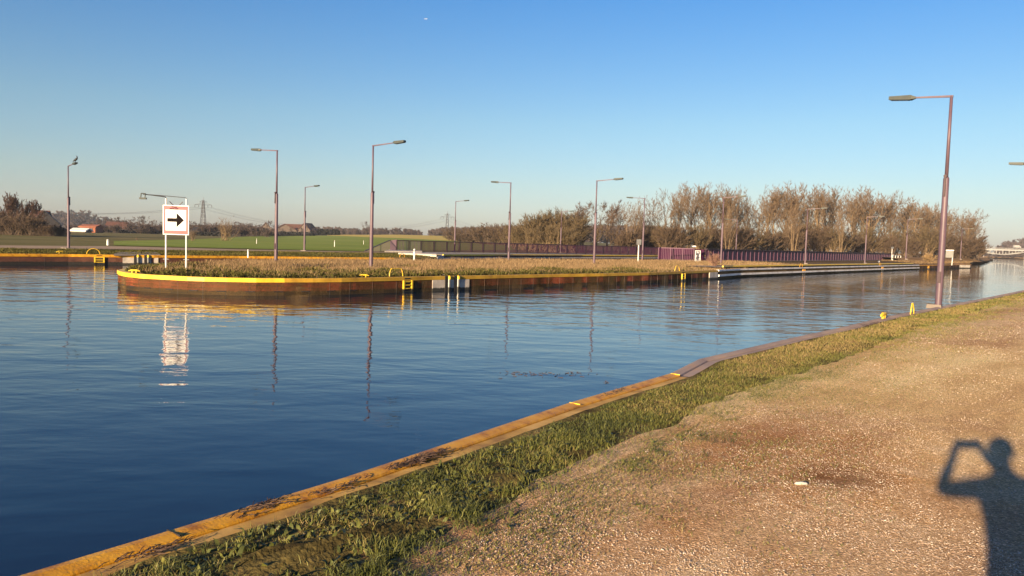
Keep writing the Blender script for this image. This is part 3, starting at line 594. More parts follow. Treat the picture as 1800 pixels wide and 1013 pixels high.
lamp('L', 894, 62.5, DL, 'lamp at the back of the island, arm to the left over the basin')
lamp('L', 1044, 58.0, (0.85, -0.53), 'lamp in the tan island grass leaning right, arm to the right', foot=.4)
lamp('L', 1129, 78.0, DL, 'lamp right of the small box on its post, arm to the left')
lamp('L', 1267, 73, (0.85, -0.53), 'lamp rising out of the pink shrub before the purple wall')
lamp('L', 1415, 89, (0.85, -0.53), 'lamp before the middle of the purple wall in front of the poplars')
lamp('L', 1520, 105, (0.85, -0.53), 'lamp before the far end of the purple wall')
lamp('L', 1592, 122, (0.85, -0.53), 'lamp on the brown meadow just past the purple wall', z=.6)
lamp('L', 1650, 141, (0.85, -0.53), 'lamp half hidden behind the nearest street lamp', z=.6)
lamp('L', 1688, 160, (0.85, -0.53), 'farthest lamp on the spit beside the dark round bush', z=.6)
lamp('L', 1293, 130, (-0.8, 0.6), 'faint purple lamp in front of the bare poplars behind the purple wall')
# bird
lb = base(120.5, 59.0); bd = Vector((0.70, -0.71, 0)); bp_ = lb + bd*1.9 + Vector((0, 0, 6.3+0.07+0.13))
rr_ = Vector((1, 0, 0)); t = thing('bird', bp_, 'black bird perched on the head of the lamp at the left', 'bird')
mb = MB(); P = lambda x, z: bp_ + rr_*x + Vector((0, 0, z))
mb.tube([P(-.22, .03), P(-.15, .06), P(-.05, .12), P(.06, .21), P(.12, .30), P(.13, .37), P(.10, .42), P(.07, .44)], [.012, .035, .075, .085, .05, .032, .034, .018], 10); mb.build('body', M_bird, t, smooth=True)
mb = MB(); mb.tube([P(.075, .435), P(.045, .47), P(.02, .50)], [.014, .01, .003], 6); mb.build('beak', M_bird, t)
for s in (-.03, .03):
    mb = MB(); mb.tube([P(.0, .12)+Vector((0, s, 0)), P(.01, -.06)+Vector((0, s, 0))], .009, 5); mb.build('leg', M_bird, t)
# ================================================================= arrow sign
sp = base(309, 32.0); sx = 1.02
t = thing('sign', sp, 'white arrow sign with faded red border on two white posts at the island tip', 'sign'); rzs = 0.16
e1 = Vector((cos(rzs), sin(rzs), 0)); nf = Vector((sin(rzs), -cos(rzs), 0))
H1 = 2.66; H0 = 1.44
def sg(x, z, y=0.0): return sp + e1*x + Vector((0, 0, z)) + nf*y
for s in (-.40, .40):
    mb = MB(); mb.tube([sg(s, -.1, -.04), sg(s, H1+0.28, -.04)], 0.033, 10); mb.build('post', M_white, t)
    mb = MB(); mb.beam(sg(s-.11, .42, -.04), sg(s+.11, .42, -.04), .05, .03); mb.build('clamp', M_metal, t)
mb = MB(); mb.beam(sg(-.51, (H0+H1)/2, 0), sg(.51, (H0+H1)/2, 0), .025, H1-H0); mb.build('board', M_signw, t)
mb = MB(); mb.beam(sg(-.475, (H0+H1)/2, .016), sg(.475, (H0+H1)/2, .016), .006, H1-H0-.07); bd_ = mb.build('red_border', M_pink, t)
mb = MB(); mb.beam(sg(-.405, (H0+H1)/2-.005, .022), sg(.405, (H0+H1)/2-.005, .022), .006, .86); mb.build('white_field', M_signw, t)
zc = (H0+H1)/2 + .0; ar = [(-.335, -.075), (.03, -.075), (.03, -.30), (.325, 0), (.03, .30), (.03, .075), (-.335, .075)]
mb = MB(); mb.add([sg(x, zc+z, .028) for x, z in ar], [(0, 1, 5, 6), (1, 2, 3), (1, 3, 5), (3, 4, 5)]); mb.build('arrow', M_signb, t)
for txt, z, sz in (('Wesel', H1-.095, .085), ('WDK DHK', H1-.168, .072)):
    cu = bpy.data.curves.new('lettering', 'FONT'); cu.body = txt; cu.size = sz; cu.align_x = 'CENTER'; cu.offset = 0.002; o = bpy.data.objects.new('lettering', cu)
    COL.objects.link(o); bpy.context.view_layer.update(); me = bpy.data.meshes.new_from_object(o.evaluated_get(bpy.context.evaluated_depsgraph_get())); COL.objects.unlink(o); bpy.data.objects.remove(o)
    o = bpy.data.objects.new('lettering', me); COL.objects.link(o); me.materials.clear(); me.materials.append(M_text); o.parent = t
    o.location = sg(-.07, z, .0245)-sp; o.rotation_euler = (pi/2, 0, rzs)
# sign lamp arms
mb = MB(); mb.tube([sg(-.40, H1+.27, -.04), sg(-.42, H1+.33, -.02), sg(-.9, H1+.38, .25), sg(-1.15, H1+.39, .45)], .022, 8); mb.build('arm', M_metal, t)
mb = MB(); mb.tube([sg(.40, H1+.27, -.04), sg(.38, H1+.33, -.02), sg(-.45, H1+.37, .2), sg(-1.15, H1+.39, .47)], .016, 8); mb.build('arm', M_metal, t)
for a, b in ((-.24, -.1), (.28, .12)):
    mb = MB(); mb.tube([sg(a, H1+.15, .05), sg(b, H1, 0)], .016, 6); mb.build('brace', M_maudk, t)
mb = MB()
for x in (-1.22, -1.06):
    mb.tube([sg(x, H1+.42, .46), sg(x-.02, H1+.22, .46)], .02, 6)
mb.tube([sg(-1.23, H1+.42, .46), sg(-1.05, H1+.42, .46)], .02, 6); mb.box(sg(-1.15, H1+.22, .46), (.26, .14, .07), rzs); mb.build('floodlight', M_head, t)
# ================================================================= purple wall and railings
def gdist(a, b): return (b-a).length
gw = [at(1240, 460.3), at(1568, 457.7)]
gd = (gw[1]-gw[0]).normalized(); gl = gdist(*gw); gn = Vector((gd.y, -gd.x, 0))
t = thing('bridge_wall', gw[0], 'long purple steel girder wall with upright ribs behind the black canal wall', 'girder wall')
HW = 1.36
mb = MB(); mb.beam(gw[0]+Vector((0, 0, HW/2)), gw[1]+Vector((0, 0, HW/2)), 0.03, HW); mb.build('web_plate', M_purple, t)
mb = MB(); mb.beam(gw[0]+Vector((0, 0, HW-.0)), gw[1]+Vector((0, 0, HW)), 0.34, 0.10); mb.build('top_flange', M_darkrail, t)
mb = MB(); mb.beam(gw[0]+Vector((0, 0, 0.03)), gw[1]+Vector((0, 0, 0.03)), 0.42, 0.07); mb.build('bottom_flange', M_concD, t)
stf = None; k = 0; s = 0.5
while s < gl-.3:
    p = gw[0]+gd*s+gn*0.08
    if stf is None:
        mb = MB(); mb.beam(p+Vector((0, 0, .07)), p+Vector((0, 0, HW-.06)), 0.05, 0.13, up=(gd.x, gd.y, 0)); stf = mb.build('rib', M_purpleL, t); s0 = s
    else: c = stf.copy(); COL.objects.link(c); c.parent = t; c.location = gd*(s-s0)
    s += 1.42
mb = MB(); c = gw[1]+gn*.06; mb.beam(c+Vector((0, 0, 0.1)), c+Vector((0, 0, HW+.0)), .16, .10, up=(gd.x, gd.y, 0)); mb.build('end_post', M_white, t)
# railing section at the near end
def railing(a, b, Hr, label, bay=1.9, barstep=0.13, tm=M_purple, pm=M_purple, ha=None, group=None, lean=0.0, bar=0.022):
    t = thing('railing', a, label, 'railing', group); d = (b-a); L = d.length; d = d.normalized(); nb = max(1, round(L/bay)); dh = Vector((d.x, d.y, 0)).normalized()
    up = Vector((0, 0, 1)); n_ = Vector((d.y, -d.x, 0)); up2 = (up+dh*lean).normalized()
    mb = MB(); mb.beam(a+up2*Hr, b+up2*Hr, 0.11, 0.10); mb.build('handrail', tm, t)
    mb = MB(); mb.beam(a+up2*.10, b+up2*.10, 0.05, 0.05); mb.build('bottom_rail', tm, t)
    for i in range(nb+1):
        p = a.lerp(b, i/nb); mb = MB(); mb.beam(p, p+up2*Hr, 0.13, 0.10, up=(dh.x, dh.y, 0)); mb.build('post', tm, t)
    for i in range(nb):
        mb = MB(); n = int(L/nb/barstep)
        for j in range(1, n): p = a.lerp(b, (i+j/n)/nb); mb.beam(p+up2*.12, p+up2*(Hr-.04), bar, bar, up=(dh.x, dh.y, 0))
        mb.build('bar_panel', pm, t)
    return t
railing(at(1157, 458), at(1221, 460.3), 1.36, 'purple barred railing between the tan island grass and the girder wall', bay=1.2, barstep=.16, bar=.04, tm=M_purple, pm=M_purple)
mb = MB(); pa, pb = at(1160, 457)+Vector((0, 1.0, 0)), gw[0]+Vector((0, .6, 0)); mb.beam(pa+Vector((0, 0, .7)), pb+Vector((0, 0, .7)), .04, 1.2)
tag(mb.build('steel_panel', M_purpleD, org=pa), 'solid purple steel panel close behind the barred railing', 'panel')
# notice frame + white box on it
p = at(1226, 461); t = thing('notice_board', p, 'narrow white framed notice with black and white picture at the railing end', 'notice board')
mb = MB()
mb.box(p+Vector((0, 0, .12)), (.56, .05, .06)); mb.box(p+Vector((0, 0, 1.17)), (.56, .05, .06)); mb.box(p+Vector((-.25, 0, .645)), (.06, .05, .99)); mb.box(p+Vector((.25, 0, .645)), (.06, .05, .99)); mb.build('frame', M_white, t)
mb = MB(); mb.box(p+Vector((0, .02, .645)), (.44, .02, .99)); mb.build('panel', mat('notice_print', [(.05, .05, .06), (.06, .06, .07), (.6, .55, .6)], .6, nscale=3.5, pos=[.3, .52, .56]), t)
mb = MB()
for x in (-.2, .2): mb.box(p+Vector((x, .03, .0)), (.05, .04, .2))
mb.build('leg', M_metal, t)
p = at(1220, 460.5)+Vector((0, .25, 0)); t = thing('lamp_box', p, 'small white box standing above the railing near the notice', 'box')
mb = MB(); mb.box(p+Vector((0, 0, 1.62)), (.34, .25, .13), taper=.9); mb.build('housing', M_white, t); mb = MB(); mb.tube([p, p+Vector((0, 0, 1.56))], .04, 8); mb.build('post', M_maudk, t)
# back railing
r0, r1, r2, r3 = at(641, 443.4), at(685, 441.5), at(697, 442.2), at(740, 442.8); r4 = at(1157, 449.2)
a_, b_ = r0.copy(), r1.copy()
t = thing('railing', a_, 'ramped purple stair railing sloping down left of the white slab', 'railing')
HR = 1.28
L = (b_-a_).length
def topz(f): return 0.12 + (HR-.12)*f
mb = MB(); mb.beam(a_+Vector((0, 0, .12)), b_+Vector((0, 0, HR)), .09, .07); mb.build('handrail', M_maudk, t)
mb = MB()
for i in range(1, 26): p = a_.lerp(b_, i/26); mb.beam(p, p+Vector((0, 0, topz(i/26))), .05, .05)
mb.build('bar_panel', M_maudk, t)
mb = MB(); pp = [r1.lerp(r2, 0), r2]
mb.add([r1+Vector((0, 0, .05)), r2+Vector((0, 0, .05)), r2+Vector((0, 0, HR+.1)), r1+Vector((0, 0, HR-.05)), r1+Vector((0, .05, .05)), r2+Vector((0, .05, .05)), r2+Vector((0, .05, HR+.1)), r1+Vector((0, .05, HR-.05))], [(0, 1, 2, 3), (7, 6, 5, 4), (3, 2, 6, 7), (0, 3, 7, 4), (1, 5, 6, 2), (0, 4, 5, 1)])
tag(mb.build('steel_panel', M_mauve, org=r1), 'solid mauve steel plate between the ramped railing and the barred bays', 'panel')
railing(r2, r3, HR, 'mauve barred railing of two bays above the white slab', bay=2.0, barstep=.2, tm=M_maudk, pm=M_mauve, bar=.06)
bk = railing(r3, r4, HR, 'long dark railing with slanting posts running behind the basin below the willows', bay=1.95, barstep=.17, tm=M_darkrail, pm=M_panel, lean=0.0, bar=.06)
# ================================================================= small posts, signs
def boxpost(p, H, label, w=.42, h=.5, name='sign', mt=M_metal):
    t = thing(name, p, label, name); mb = MB(); mb.tube([p, p+Vector((0, 0, H))], .055, 8); mb.build('post', M_pale, t)
    mb = MB(); mb.box(p+Vector((0, -.05, H-h/2+.1)), (w, .12, h)); mb.build('panel', mt, t)
boxpost(base(1121.5, 70), 2.0, 'small grey square sign on a white post left of the left facing lamp')
def marker(px, py, h, label, w=.09, z=0.0):
    p = at_t(px, py); mb = MB(); mb.tube([p+Vector((0, 0, -.05)), p+Vector((0, 0, h-.03)), p+Vector((0, 0, h))], [w/2, w/2, w/4], 8)
    t = thing('marker_post', p, label, 'marker post', 'white marker posts'); mb.build('shaft', M_white, t); mb = MB(); mb.tube([p+Vector((0, 0, h*.8)), p+Vector((0, 0, h*.86))], w*.52, 8); mb.build('band', M_maudk, t)
marker(189.5, 431, .55, 'white marker post on the grass beyond the towpath left of the sign', .22)
marker(436, 452, .50, 'white marker post beside the far quay left of the second island lamp', .10)
marker(728, 459, .85, 'white marker post in the dry grass below the white slab', .13)
marker(588, 434, .9, 'thin white stake in the middle of the green field', .10); marker(451, 429, .8, 'thin white stake in the field left of the second island lamp', .08); marker(639, 430, .8, 'thin faint stake at the right end of the green field', .08)
# info board at right + fence
p = base(1668.5, 118); t = thing('billboard', p, 'large grey board with white top edge seen right of the near lamp post', 'board')
bx = 1.0
mb = MB(); mb.box(p+Vector((-.05, 0, 1.6)), (1.15, .08, 1.05)); mb.build('panel', mat('board_grey', [(.20, .20, .19), (.30, .29, .27)], .6, nscale=2), t)
mb = MB(); mb.box(p+Vector((-.05, -.04, 2.2)), (1.2, .12, .15)); mb.build('top_strip', M_white, t)
mb = MB(); mb.tube([p+Vector((.45, .08, -.1)), p+Vector((.52, .08, 2.2))], .06, 8); mb.build('post', M_pale, t)
p = base(1567, 150); boxpost(p, 2.6, 'slim white sign post at the end of the purple wall', .5, .35)
p0, p1 = base(1569, 150, .5), base(1583, 155, .5); t = thing('fence', p0, 'short low white fence beyond the end of the purple wall', 'fence')
mb = MB(); mb.beam(p0+Vector((0, 0, .55)), p1+Vector((0, 0, .55)), .08, .10); mb.build('rail', M_white, t)
for i in range(4):
    q_ = p0.lerp(p1, i/3); mb = MB(); mb.beam(q_+Vector((0, 0, -.6)), q_+Vector((0, 0, .5)), .10, .10); mb.build('post', M_white, t)
p = base(1742*0+1729, 380); boxpost(p, 3.6, 'small white sign on a post at the shore left of the white bridge', 1.1, 1.5)
M_white2 = mat('bridge_white', [(0.30, 0.29, 0.28), (0.36, 0.35, 0.34)], 0.6, nscale=1)
# ================================================================= white bridge
Db = 600.0; bl = atd(1718, 438.2, Db); br = atd(1808, 438.9, Db); br.z = bl.z; zt = bl.z
t = thing('footbridge', (bl.x, bl.y, 0), 'white fish belly bridge crossing the canal at the far right', 'bridge')
L = (br-bl); wd = Vector((0, 4.0, 0))
mb = MB(); mb.beam(bl-L*.1+wd/2, br+L*.5+wd/2, 4.2, 1.1); mb.build('deck', M_white2, t)
for k_, dy in enumerate((0, 4.0)):
    o_ = Vector((0, dy, 0)); pts = []
    for i in range(17): f = i/16; pts.append(bl+L*f+o_+Vector((0, 0, -.5-2.9*sin(pi*f)**.9)))
    mb = MB()
    for a, b in zip(pts[:-1], pts[1:]): mb.beam(a, b, .4, .45)
    mb.build('bottom_chord', M_white2, t)
    for i in range(1, 8):
        f = i/8; mb = MB(); a = bl+L*f+o_; mb.beam(a+Vector((0, 0, -.4)), a+Vector((0, 0, -.5-2.9*sin(pi*f)**.9)), .4, .4); mb.build('hanger', M_white2, t)
    mb = MB(); mb.beam(bl-L*.1+o_+Vector((0, 0, 1.5)), br+L*.5+o_+Vector((0, 0, 1.5)), .15, .15)
    for i in range(60): a = (bl-L*.1).lerp(br+L*.5, i/59)+o_; mb.beam(a, a+Vector((0, 0, 1.5)), .12, .12)
    mb.build('parapet', M_white2, t)
for s_, px_ in ((-.5, bl-L*.06), (.5, br+L*.06)):
    mb = MB(); mb.box(px_+Vector((0, 2, -zt/2-.6)), (4.5, 6, zt), 0); mb.build('abutment', M_conc, t)
p = atd(1790, 438, Db)+Vector((0, 2, 1.25)); t = thing('van', p+Vector((0, 0, -.7)), 'tiny white van crossing the white bridge', 'van')
mb = MB(); mb.box(p+Vector((-.4, 0, .75)), (4.2, 1.9, 1.9), taper=.93); mb.box(p+Vector((2.2, 0, .35)), (1.3, 1.8, 1.1), taper=.85); mb.build('body', M_white2, t)
for dx in (-1.6, 1.7):
    mb = MB(); mb.tube([p+Vector((dx, -1.0, -.32)), p+Vector((dx, 1.0, -.32))], .36, 12); mb.build('wheel', M_black, t)
mb = MB(); mb.box(p+Vector((1.85, 0, 1.0)), (.12, 1.5, .7)); mb.build('windscreen', M_win, t)
# ================================================================= pylons and cables
def pylon(px, top, Dp, label, sc=1.0):
    b0 = base(px, Dp, 2.0); H = atd(px, top, Dp).z-2; t = thing('power_pylon', b0, label, 'pylon', 'power pylons')
    m_ = M_metal2; mb = MB(); w0, w1 = 3.2*sc, .9*sc
    zs = [0, .2, .38, .52, .64, .74, .82, .9]
    def cn(z, i):
        w = w0+(w1-w0)*min(z/.82, 1)**.8 if z <= .82 else w1*(1-(z-.82)/.2); s1, s2 = ((-1, -1), (1, -1), (1, 1), (-1, 1))[i % 4]; return b0+Vector((s1*w, s2*w, z*H))
    for z0, z1 in zip(zs[:-1], zs[1:]):
        for i in range(4):
            mb.beam(cn(z0, i), cn(z1, i), .45, .45); mb.beam(cn(z0, i), cn(z1, i+1), .22, .22); mb.beam(cn(z0, i+1), cn(z1, i), .22, .22)
    mb.beam(b0+Vector((0, 0, H*.88)), b0+Vector((0, 0, H)), .3, .3); mb.build('lattice', m_, t)
    arms = []
    for z, w in ((.78, 9.3), (.86, 4.2)):
        mb = MB(); w *= sc
        for y in (-.8, .8):
            mb.beam(b0+Vector((-w, 0, H*z)), b0+Vector((w, 0, H*z)), .3, .3); mb.beam(b0+Vector((-w, 0, H*z)), b0+Vector((0, y, H*(z+.06))), .2, .2); mb.beam(b0+Vector((w, 0, H*z)), b0+Vector((0, y, H*(z+.06))), .2, .2)
        mb.build('crossarm', m_, t)
        if z < .8:
            for x in (-1, -.55, .55, 1):
                mb = MB(); q_ = b0+Vector((x*w*.98, 0, H*z)); mb.tube([q_, q_+Vector((0, 0, -H*.07))], .28, 6); mb.build('insulator', m_, t); arms.append(q_+Vector((0, 0, -H*.07)))
    arms.append(b0+Vector((0, 0, H))); return arms
M_metal2 = mat('pylon_steel', [(0.055, 0.055, 0.06), (0.08, 0.08, 0.085)], 0.6, nscale=3)
a1 = pylon(357, 347, 840, 'lattice power pylon rising behind the arrow sign'); a2 = pylon(785.5, 371, 1060, 'lattice power pylon in the gap right of the far wood')
a0 = [p + (a1[0]-a2[0])*0.9 for p in a1]; a3 = [p+(a2[0]-a1[0])*.9 for p in a2]
def cable(a, b, sag, r, lab):
    mb = MB(); mb.tube([a.lerp(b, i/28)-Vector((0, 0, sag*4*(i/28)*(1-i/28))) for i in range(29)], r, 4); tag(mb.build('power_cable', M_metal2, org=a), lab, 'cable', 'overhead power cables')
for i in range(4):
    cable(a1[i], a2[i], 20, .07, 'thin sagging cable between the two pylons'); cable(a0[i], a1[i], 13, .07, 'thin cable running left from the pylon behind the arrow sign'); cable(a2[i], a3[i], 18, .05, 'thin cable running right from the far pylon')
# ================================================================= aeroplane
c = Vector((0, 0, EYE)) + ray(748.3, 33.5).normalized()*9000
t = thing('aeroplane', c, 'tiny white aeroplane high in the blue sky', 'aeroplane')
mb = MB(); mb.tube([c+Vector((-17, 0, 0)), c+Vector((-13, 0, 0)), c+Vector((12, 0, 0)), c+Vector((17, 0, .5))], [.3, 2.2, 2.2, .4], 10); mb.build('fuselage', M_white, t)
mb = MB(); mb.add([c+Vector((-3, 0, -.5)), c+Vector((4, 0, -.5)), c+Vector((9, 16, .3)), c+Vector((6, 16, .3)), c+Vector((9, -16, .3)), c+Vector((6, -16, .3))], [(0, 1, 2, 3), (0, 5, 4, 1)]); mb.build('wing', M_white, t)
mb = MB(); mb.beam(c+Vector((13, 0, 1)), c+Vector((17, 0, 6.5)), 3, .5, up=(0, 1, 0)); mb.build('tail_fin', M_white, t)
# ================================================================= houses
def house(px, D, w, h, dep, rz, wallm, roofm, label, rh=None, z=None, wins=2, gab=False, half=1.0):
    b0 = base(px, D, 0); b0.z = float(hfar(np.array(b0.x), np.array(b0.y))) if z is None else z; rh = rh or w*.4; t = thing('house', b0, label, 'house', rz=0)
    Rm = Matrix.Rotation(rz, 3, 'Z'); q_ = lambda x, y, z_: b0+Rm @ Vector((x, y, z_))
    mb = MB(); mb.box(b0+Vector((0, 0, h/2)), (w, dep, h), rz)
    if gab: mb.add([q_(-w/2, -dep/2, h), q_(w/2, -dep/2, h), q_(0, -dep/2, h+rh), q_(-w/2, dep/2, h), q_(w/2, dep/2, h), q_(0, dep/2, h+rh)], [(0, 1, 2), (5, 4, 3)])
    else: mb.add([q_(-w/2, -dep/2, h), q_(-w/2, dep/2, h), q_(-w/2, 0, h+rh), q_(w/2, -dep/2, h), q_(w/2, dep/2, h), q_(w/2, 0, h+rh)], [(0, 1, 2)[::-1], (3, 4, 5)])
    mb.build('wall', wallm, t); mb = MB(); o_ = .4
    if gab:
        for s in (-1, 1): mb.add([q_(s*(w/2+o_), -dep/2-o_, h-.3), q_(s*(w/2+o_), dep/2+o_, h-.3), q_(0, dep/2+o_, h+rh+.1), q_(0, -dep/2-o_, h+rh+.1), q_(s*(w/2+o_), -dep/2-o_, h-.0), q_(s*(w/2+o_), dep/2+o_, h-.0), q_(0, dep/2+o_, h+rh+.4), q_(0, -dep/2-o_, h+rh+.4)], [(0, 1, 2, 3), (4, 5, 6, 7), (0, 4, 7, 3), (0, 1, 5, 4), (1, 2, 6, 5)])
    else:
        for s in (-1, 1): mb.add([q_(-w/2-o_, s*(dep/2+o_), h-.3), q_(w/2+o_, s*(dep/2+o_), h-.3), q_(w/2+o_, 0, h+rh+.1), q_(-w/2-o_, 0, h+rh+.1), q_(-w/2-o_, s*(dep/2+o_), h), q_(w/2+o_, s*(dep/2+o_), h), q_(w/2+o_, 0, h+rh+.4), q_(-w/2-o_, 0, h+rh+.4)], [(0, 1, 2, 3), (4, 5, 6, 7), (0, 4, 7, 3), (0, 1, 5, 4), (1, 2, 6, 5)])
    rf = mb.build('roof', roofm, t)
    for i in range(wins):
        x = (-.5+(i+.5)/wins)*w*.8; mb = MB(); mb.box(q_(x, -dep/2-.02, h*.5), (w/wins*.4, .12, h*.45), rz); mb.build('window', M_win, t)
    return t
M_cream = mat('cream_render', [(.10, .075, .06), (.15, .11, .09)], .8, nscale=1)
house(80, 300, 10, 2.2, 14, .5, M_darkroof, M_darkroof, 'dark barn among the brown trees at the left with a reddish gable', gab=True, rh=5.0)
house(72, 306, 6, 4.4, 6, .2, M_roof, M_roof, 'red roofed house behind the dark barn', rh=3.0)
house(161, 260, 5.2, 2.0, 5, 0, M_brick, M_brick, 'orange brick building left of the sign beyond the field', rh=.3, wins=3)
house(143, 250, 4.6, .6, 4, 0, M_cream, M_white, 'low building with bright white roof beside the orange brick one', rh=.45, wins=1)
house(500, 430, 13, 2.8, 9, .35, M_cream, M_roof, 'gabled house left of the slim lamp behind the dark hedge', gab=True, rh=3.4)
house(521, 445, 11, 2.6, 8, 0, M_brick, M_roof, 'long red roofed house between the gabled houses', rh=3.4)
house(541, 430, 7, 2.8, 9, -.2, M_cream, M_roof, 'pink gabled house at the slim lamp behind the hedge', gab=True, rh=3.6)
house(467, 450, 6, 4.0, 6, .3, M_cream, M_roof, 'small white gabled house among trees left of the island lamp', gab=True, rh=3.0)
house(369, 290, 11, 1.6, 7, 0, M_darkroof, M_darkroof, 'low dark shed with pale windows beside the willow', rh=1.0, wins=3)
house(207, 330, 8, 1.8, 6, .2, M_cream, M_roof, 'house half hidden by trees left of the sign', rh=2.2)
# ================================================================= trees
def tree_mesh(name, seed, H, kind, barkm, twigm, dens=1.0, tw=0.03):
    R = random.Random(seed); mb = MB(); TV = []; 
    def twig(p, d, l, w):
        s = d.cross(Vector((R.uniform(-1, 1), R.uniform(-1, 1), R.uniform(-1, 1)))); s.normalize(); s *= w/2
        m_ = p+d*l*.55+Vector((R.uniform(-.06, .06), R.uniform(-.06, .06), R.uniform(-.02, .08)))*l; e = m_ + (d+Vector((R.uniform(-.2, .2), R.uniform(-.2, .2), R.uniform(-.05, .25)))).normalized()*l*.45
        TV.extend([p-s, p+s, m_+s*.7, m_-s*.7, e])
    def spray(p, d, l, n):
        for _ in range(n):
            v = (d + Vector((R.gauss(0, sx_), R.gauss(0, sx_), R.gauss(sz_, .28)))).normalized(); twig(p, v, l*R.uniform(.5, 1.1), tw*R.uniform(.6, 1.2))
    def branch(p, d, l, r, lev):
        n = 4 if lev < 2 else 3; pts = [p]; rs = [r]; q_ = p.copy(); dd = d.copy()
        for i in range(n):
            wob = .10 if lev == 0 else .22; dd = (dd+Vector((R.gauss(0, wob), R.gauss(0, wob), R.gauss(up_k, wob*.5)))).normalized()
            q_ = q_+dd*(l/n); pts.append(q_.copy()); rs.append(r*(1-.72*(i+1)/n))
        mb.tube(pts, rs, 5 if lev == 0 else 3, cap=False)
        def pt(f):
            x = f*n; i = min(int(x), n-1); return pts[i].lerp(pts[i+1], x-i), (pts[i+1]-pts[i]).normalized(), r*(1-.72*f)
        if lev >= maxlev:
            for _ in range(int(5*dens)+1):
                a, b, c_ = pt(R.uniform(.2, 1)); spray(a, b, tl, 2)
            spray(pts[-1], dd, tl, 2); return
        nc = childs[lev]
        for i in range(nc):
            f = start[lev] + (1-start[lev])*((i+R.random())/nc); a, b, c_ = pt(min(f, .99)); ang = R.uniform(0, 2*pi); side = b.cross(Vector((cos(ang), sin(ang), .01))).normalized()
            sp_ = spread[lev]*R.uniform(.7, 1.3); v = (b*cos(sp_)+side*sin(sp_)).normalized()
            branch(a, v, l*lf[lev]*R.uniform(.65, 1.15)*(1.15-.55*f if lev == 0 else 1), max(c_*.62, .012), lev+1)
        if lev > 0: branch(pts[-1], dd, l*.45, max(r*.3, .012), min(lev+1, maxlev))
    sx_, sz_ = .42, .12
    if kind == 'poplar':
        sx_, sz_ = .36, .22; up_k = .15; maxlev = 3; childs = [14, 4, 4]; start = [.29, .2, .1]; spread = [.45, .56, .6]; lf = [.60, .46, .42]; tl = .75*H/16; branch(Vector((0, 0, -.1)), Vector((R.gauss(0, .04), R.gauss(0, .04), 1)).normalized(), H*.86, H*.018, 0)
    elif kind == 'vase':
        sx_, sz_ = .38, .2; up_k = .11; maxlev = 3; childs = [6, 4, 4]; start = [.36, .25, .1]; spread = [.40, .6, .6]; lf = [.58, .5, .42]; tl = .85*H/16
        for k_ in range(3): a = R.uniform(0, 6.3); branch(Vector((0, 0, -.1)), Vector((.27*cos(a), .27*sin(a), 1)).normalized(), H*.84, H*.014, 0)
    elif kind == 'round':
        up_k = .04; maxlev = 3; childs = [8, 4, 3]; start = [.22, .2, .2]; spread = [.95, .7, .6]; lf = [.70, .55, .5]; tl = .9*H/12; branch(Vector((0, 0, -.1)), Vector((0, 0, 1)), H*.72, H*.022, 0)
    elif kind == 'scrub':
        up_k = .06; maxlev = 1; childs = [7]; start = [.25]; spread = [.5]; lf = [.45]; tl = 1.0*H/7
        for k_ in range(26): a = R.uniform(0, 6.3); s_ = R.uniform(.0, .75); branch(Vector((.10*H*R.gauss(0, 1), .10*H*R.gauss(0, 1), -.1)), Vector((s_*cos(a), s_*sin(a), 1)).normalized(), H*R.uniform(.6, .92)*(1-.2*s_), H*.008, 0)
    elif kind == 'shrub':
        up_k = .03; maxlev = 1; childs = [4]; start = [.3]; spread = [.35]; lf = [.4]; tl = .35*H/2
        for k_ in range(46): a = R.uniform(0, 6.3); s_ = R.uniform(.05, 1.15); branch(Vector((.04*H*R.gauss(0, 1), .04*H*R.gauss(0, 1), -.05)), Vector((s_*cos(a), s_*sin(a), 1)).normalized(), H*R.uniform(.55, .9), H*.010, 0)
    elif kind == 'far':
        up_k = .05; maxlev = 1; childs = [11]; start = [.03]; spread = [.8]; lf = [.5]; tl = 2.2*H/12; branch(Vector((0, 0, -.1)), Vector((0, 0, 1)), H*.75, H*.02, 0)
    me_t = bpy.data.meshes.new('trunk'); me_t.from_pydata([tuple(v) for v in mb.v], [], mb.f); me_t.materials.append(barkm); me_t.update()
    V = np.array([tuple(v) for v in TV], dtype=np.float32); k_ = len(V)//5; I = np.arange(k_)[:, None]*5
    T = np.concatenate([I+np.array([[0, 1, 2]]), I+np.array([[0, 2, 3]]), I+np.array([[3, 2, 4]])])
    me_c = bpy.data.meshes.new('crown'); me_c.vertices.add(len(V)); me_c.vertices.foreach_set('co', V.ravel()); me_c.loops.add(T.size); me_c.loops.foreach_set('vertex_index', T.ravel().astype(np.int32))
    me_c.polygons.add(len(T)); me_c.polygons.foreach_set('loop_start', np.arange(0, T.size, 3, dtype=np.int32)); me_c.materials.append(twigm); me_c.update(calc_edges=True)
    top = max(float(V[:, 2].max()), 0.1)
    return me_t, me_c, top, V, T
LIB = {}
def lib(key, n, *a, **k):
    LIB[key] = [tree_mesh(key, 100*len(LIB)+i, *a, **k) for i in range(n)]
lib('poplar', 4, 16, 'poplar', B_tan, T_tan, tw=.034, dens=1.7); lib('vase', 3, 16, 'vase', B_tan, T_tan, tw=.034, dens=1.7)
lib('oak', 3, 12, 'round', B_brn, T_brn, tw=.055, dens=1.0); lib('oakfar', 3, 12, 'round', T_far, T_far, tw=.13, dens=1.0); lib('pale', 2, 13, 'vase', B_tan, T_tan, tw=.035, dens=.7)
lib('scrub', 4, 7, 'scrub', B_brn, T_scr, tw=.06, dens=2.0); lib('willow', 3, 8, 'scrub', B_tan, T_olive, tw=.055, dens=2.0); lib('red', 3, 12, 'poplar', B_brn, T_red, tw=.07, dens=4.5)
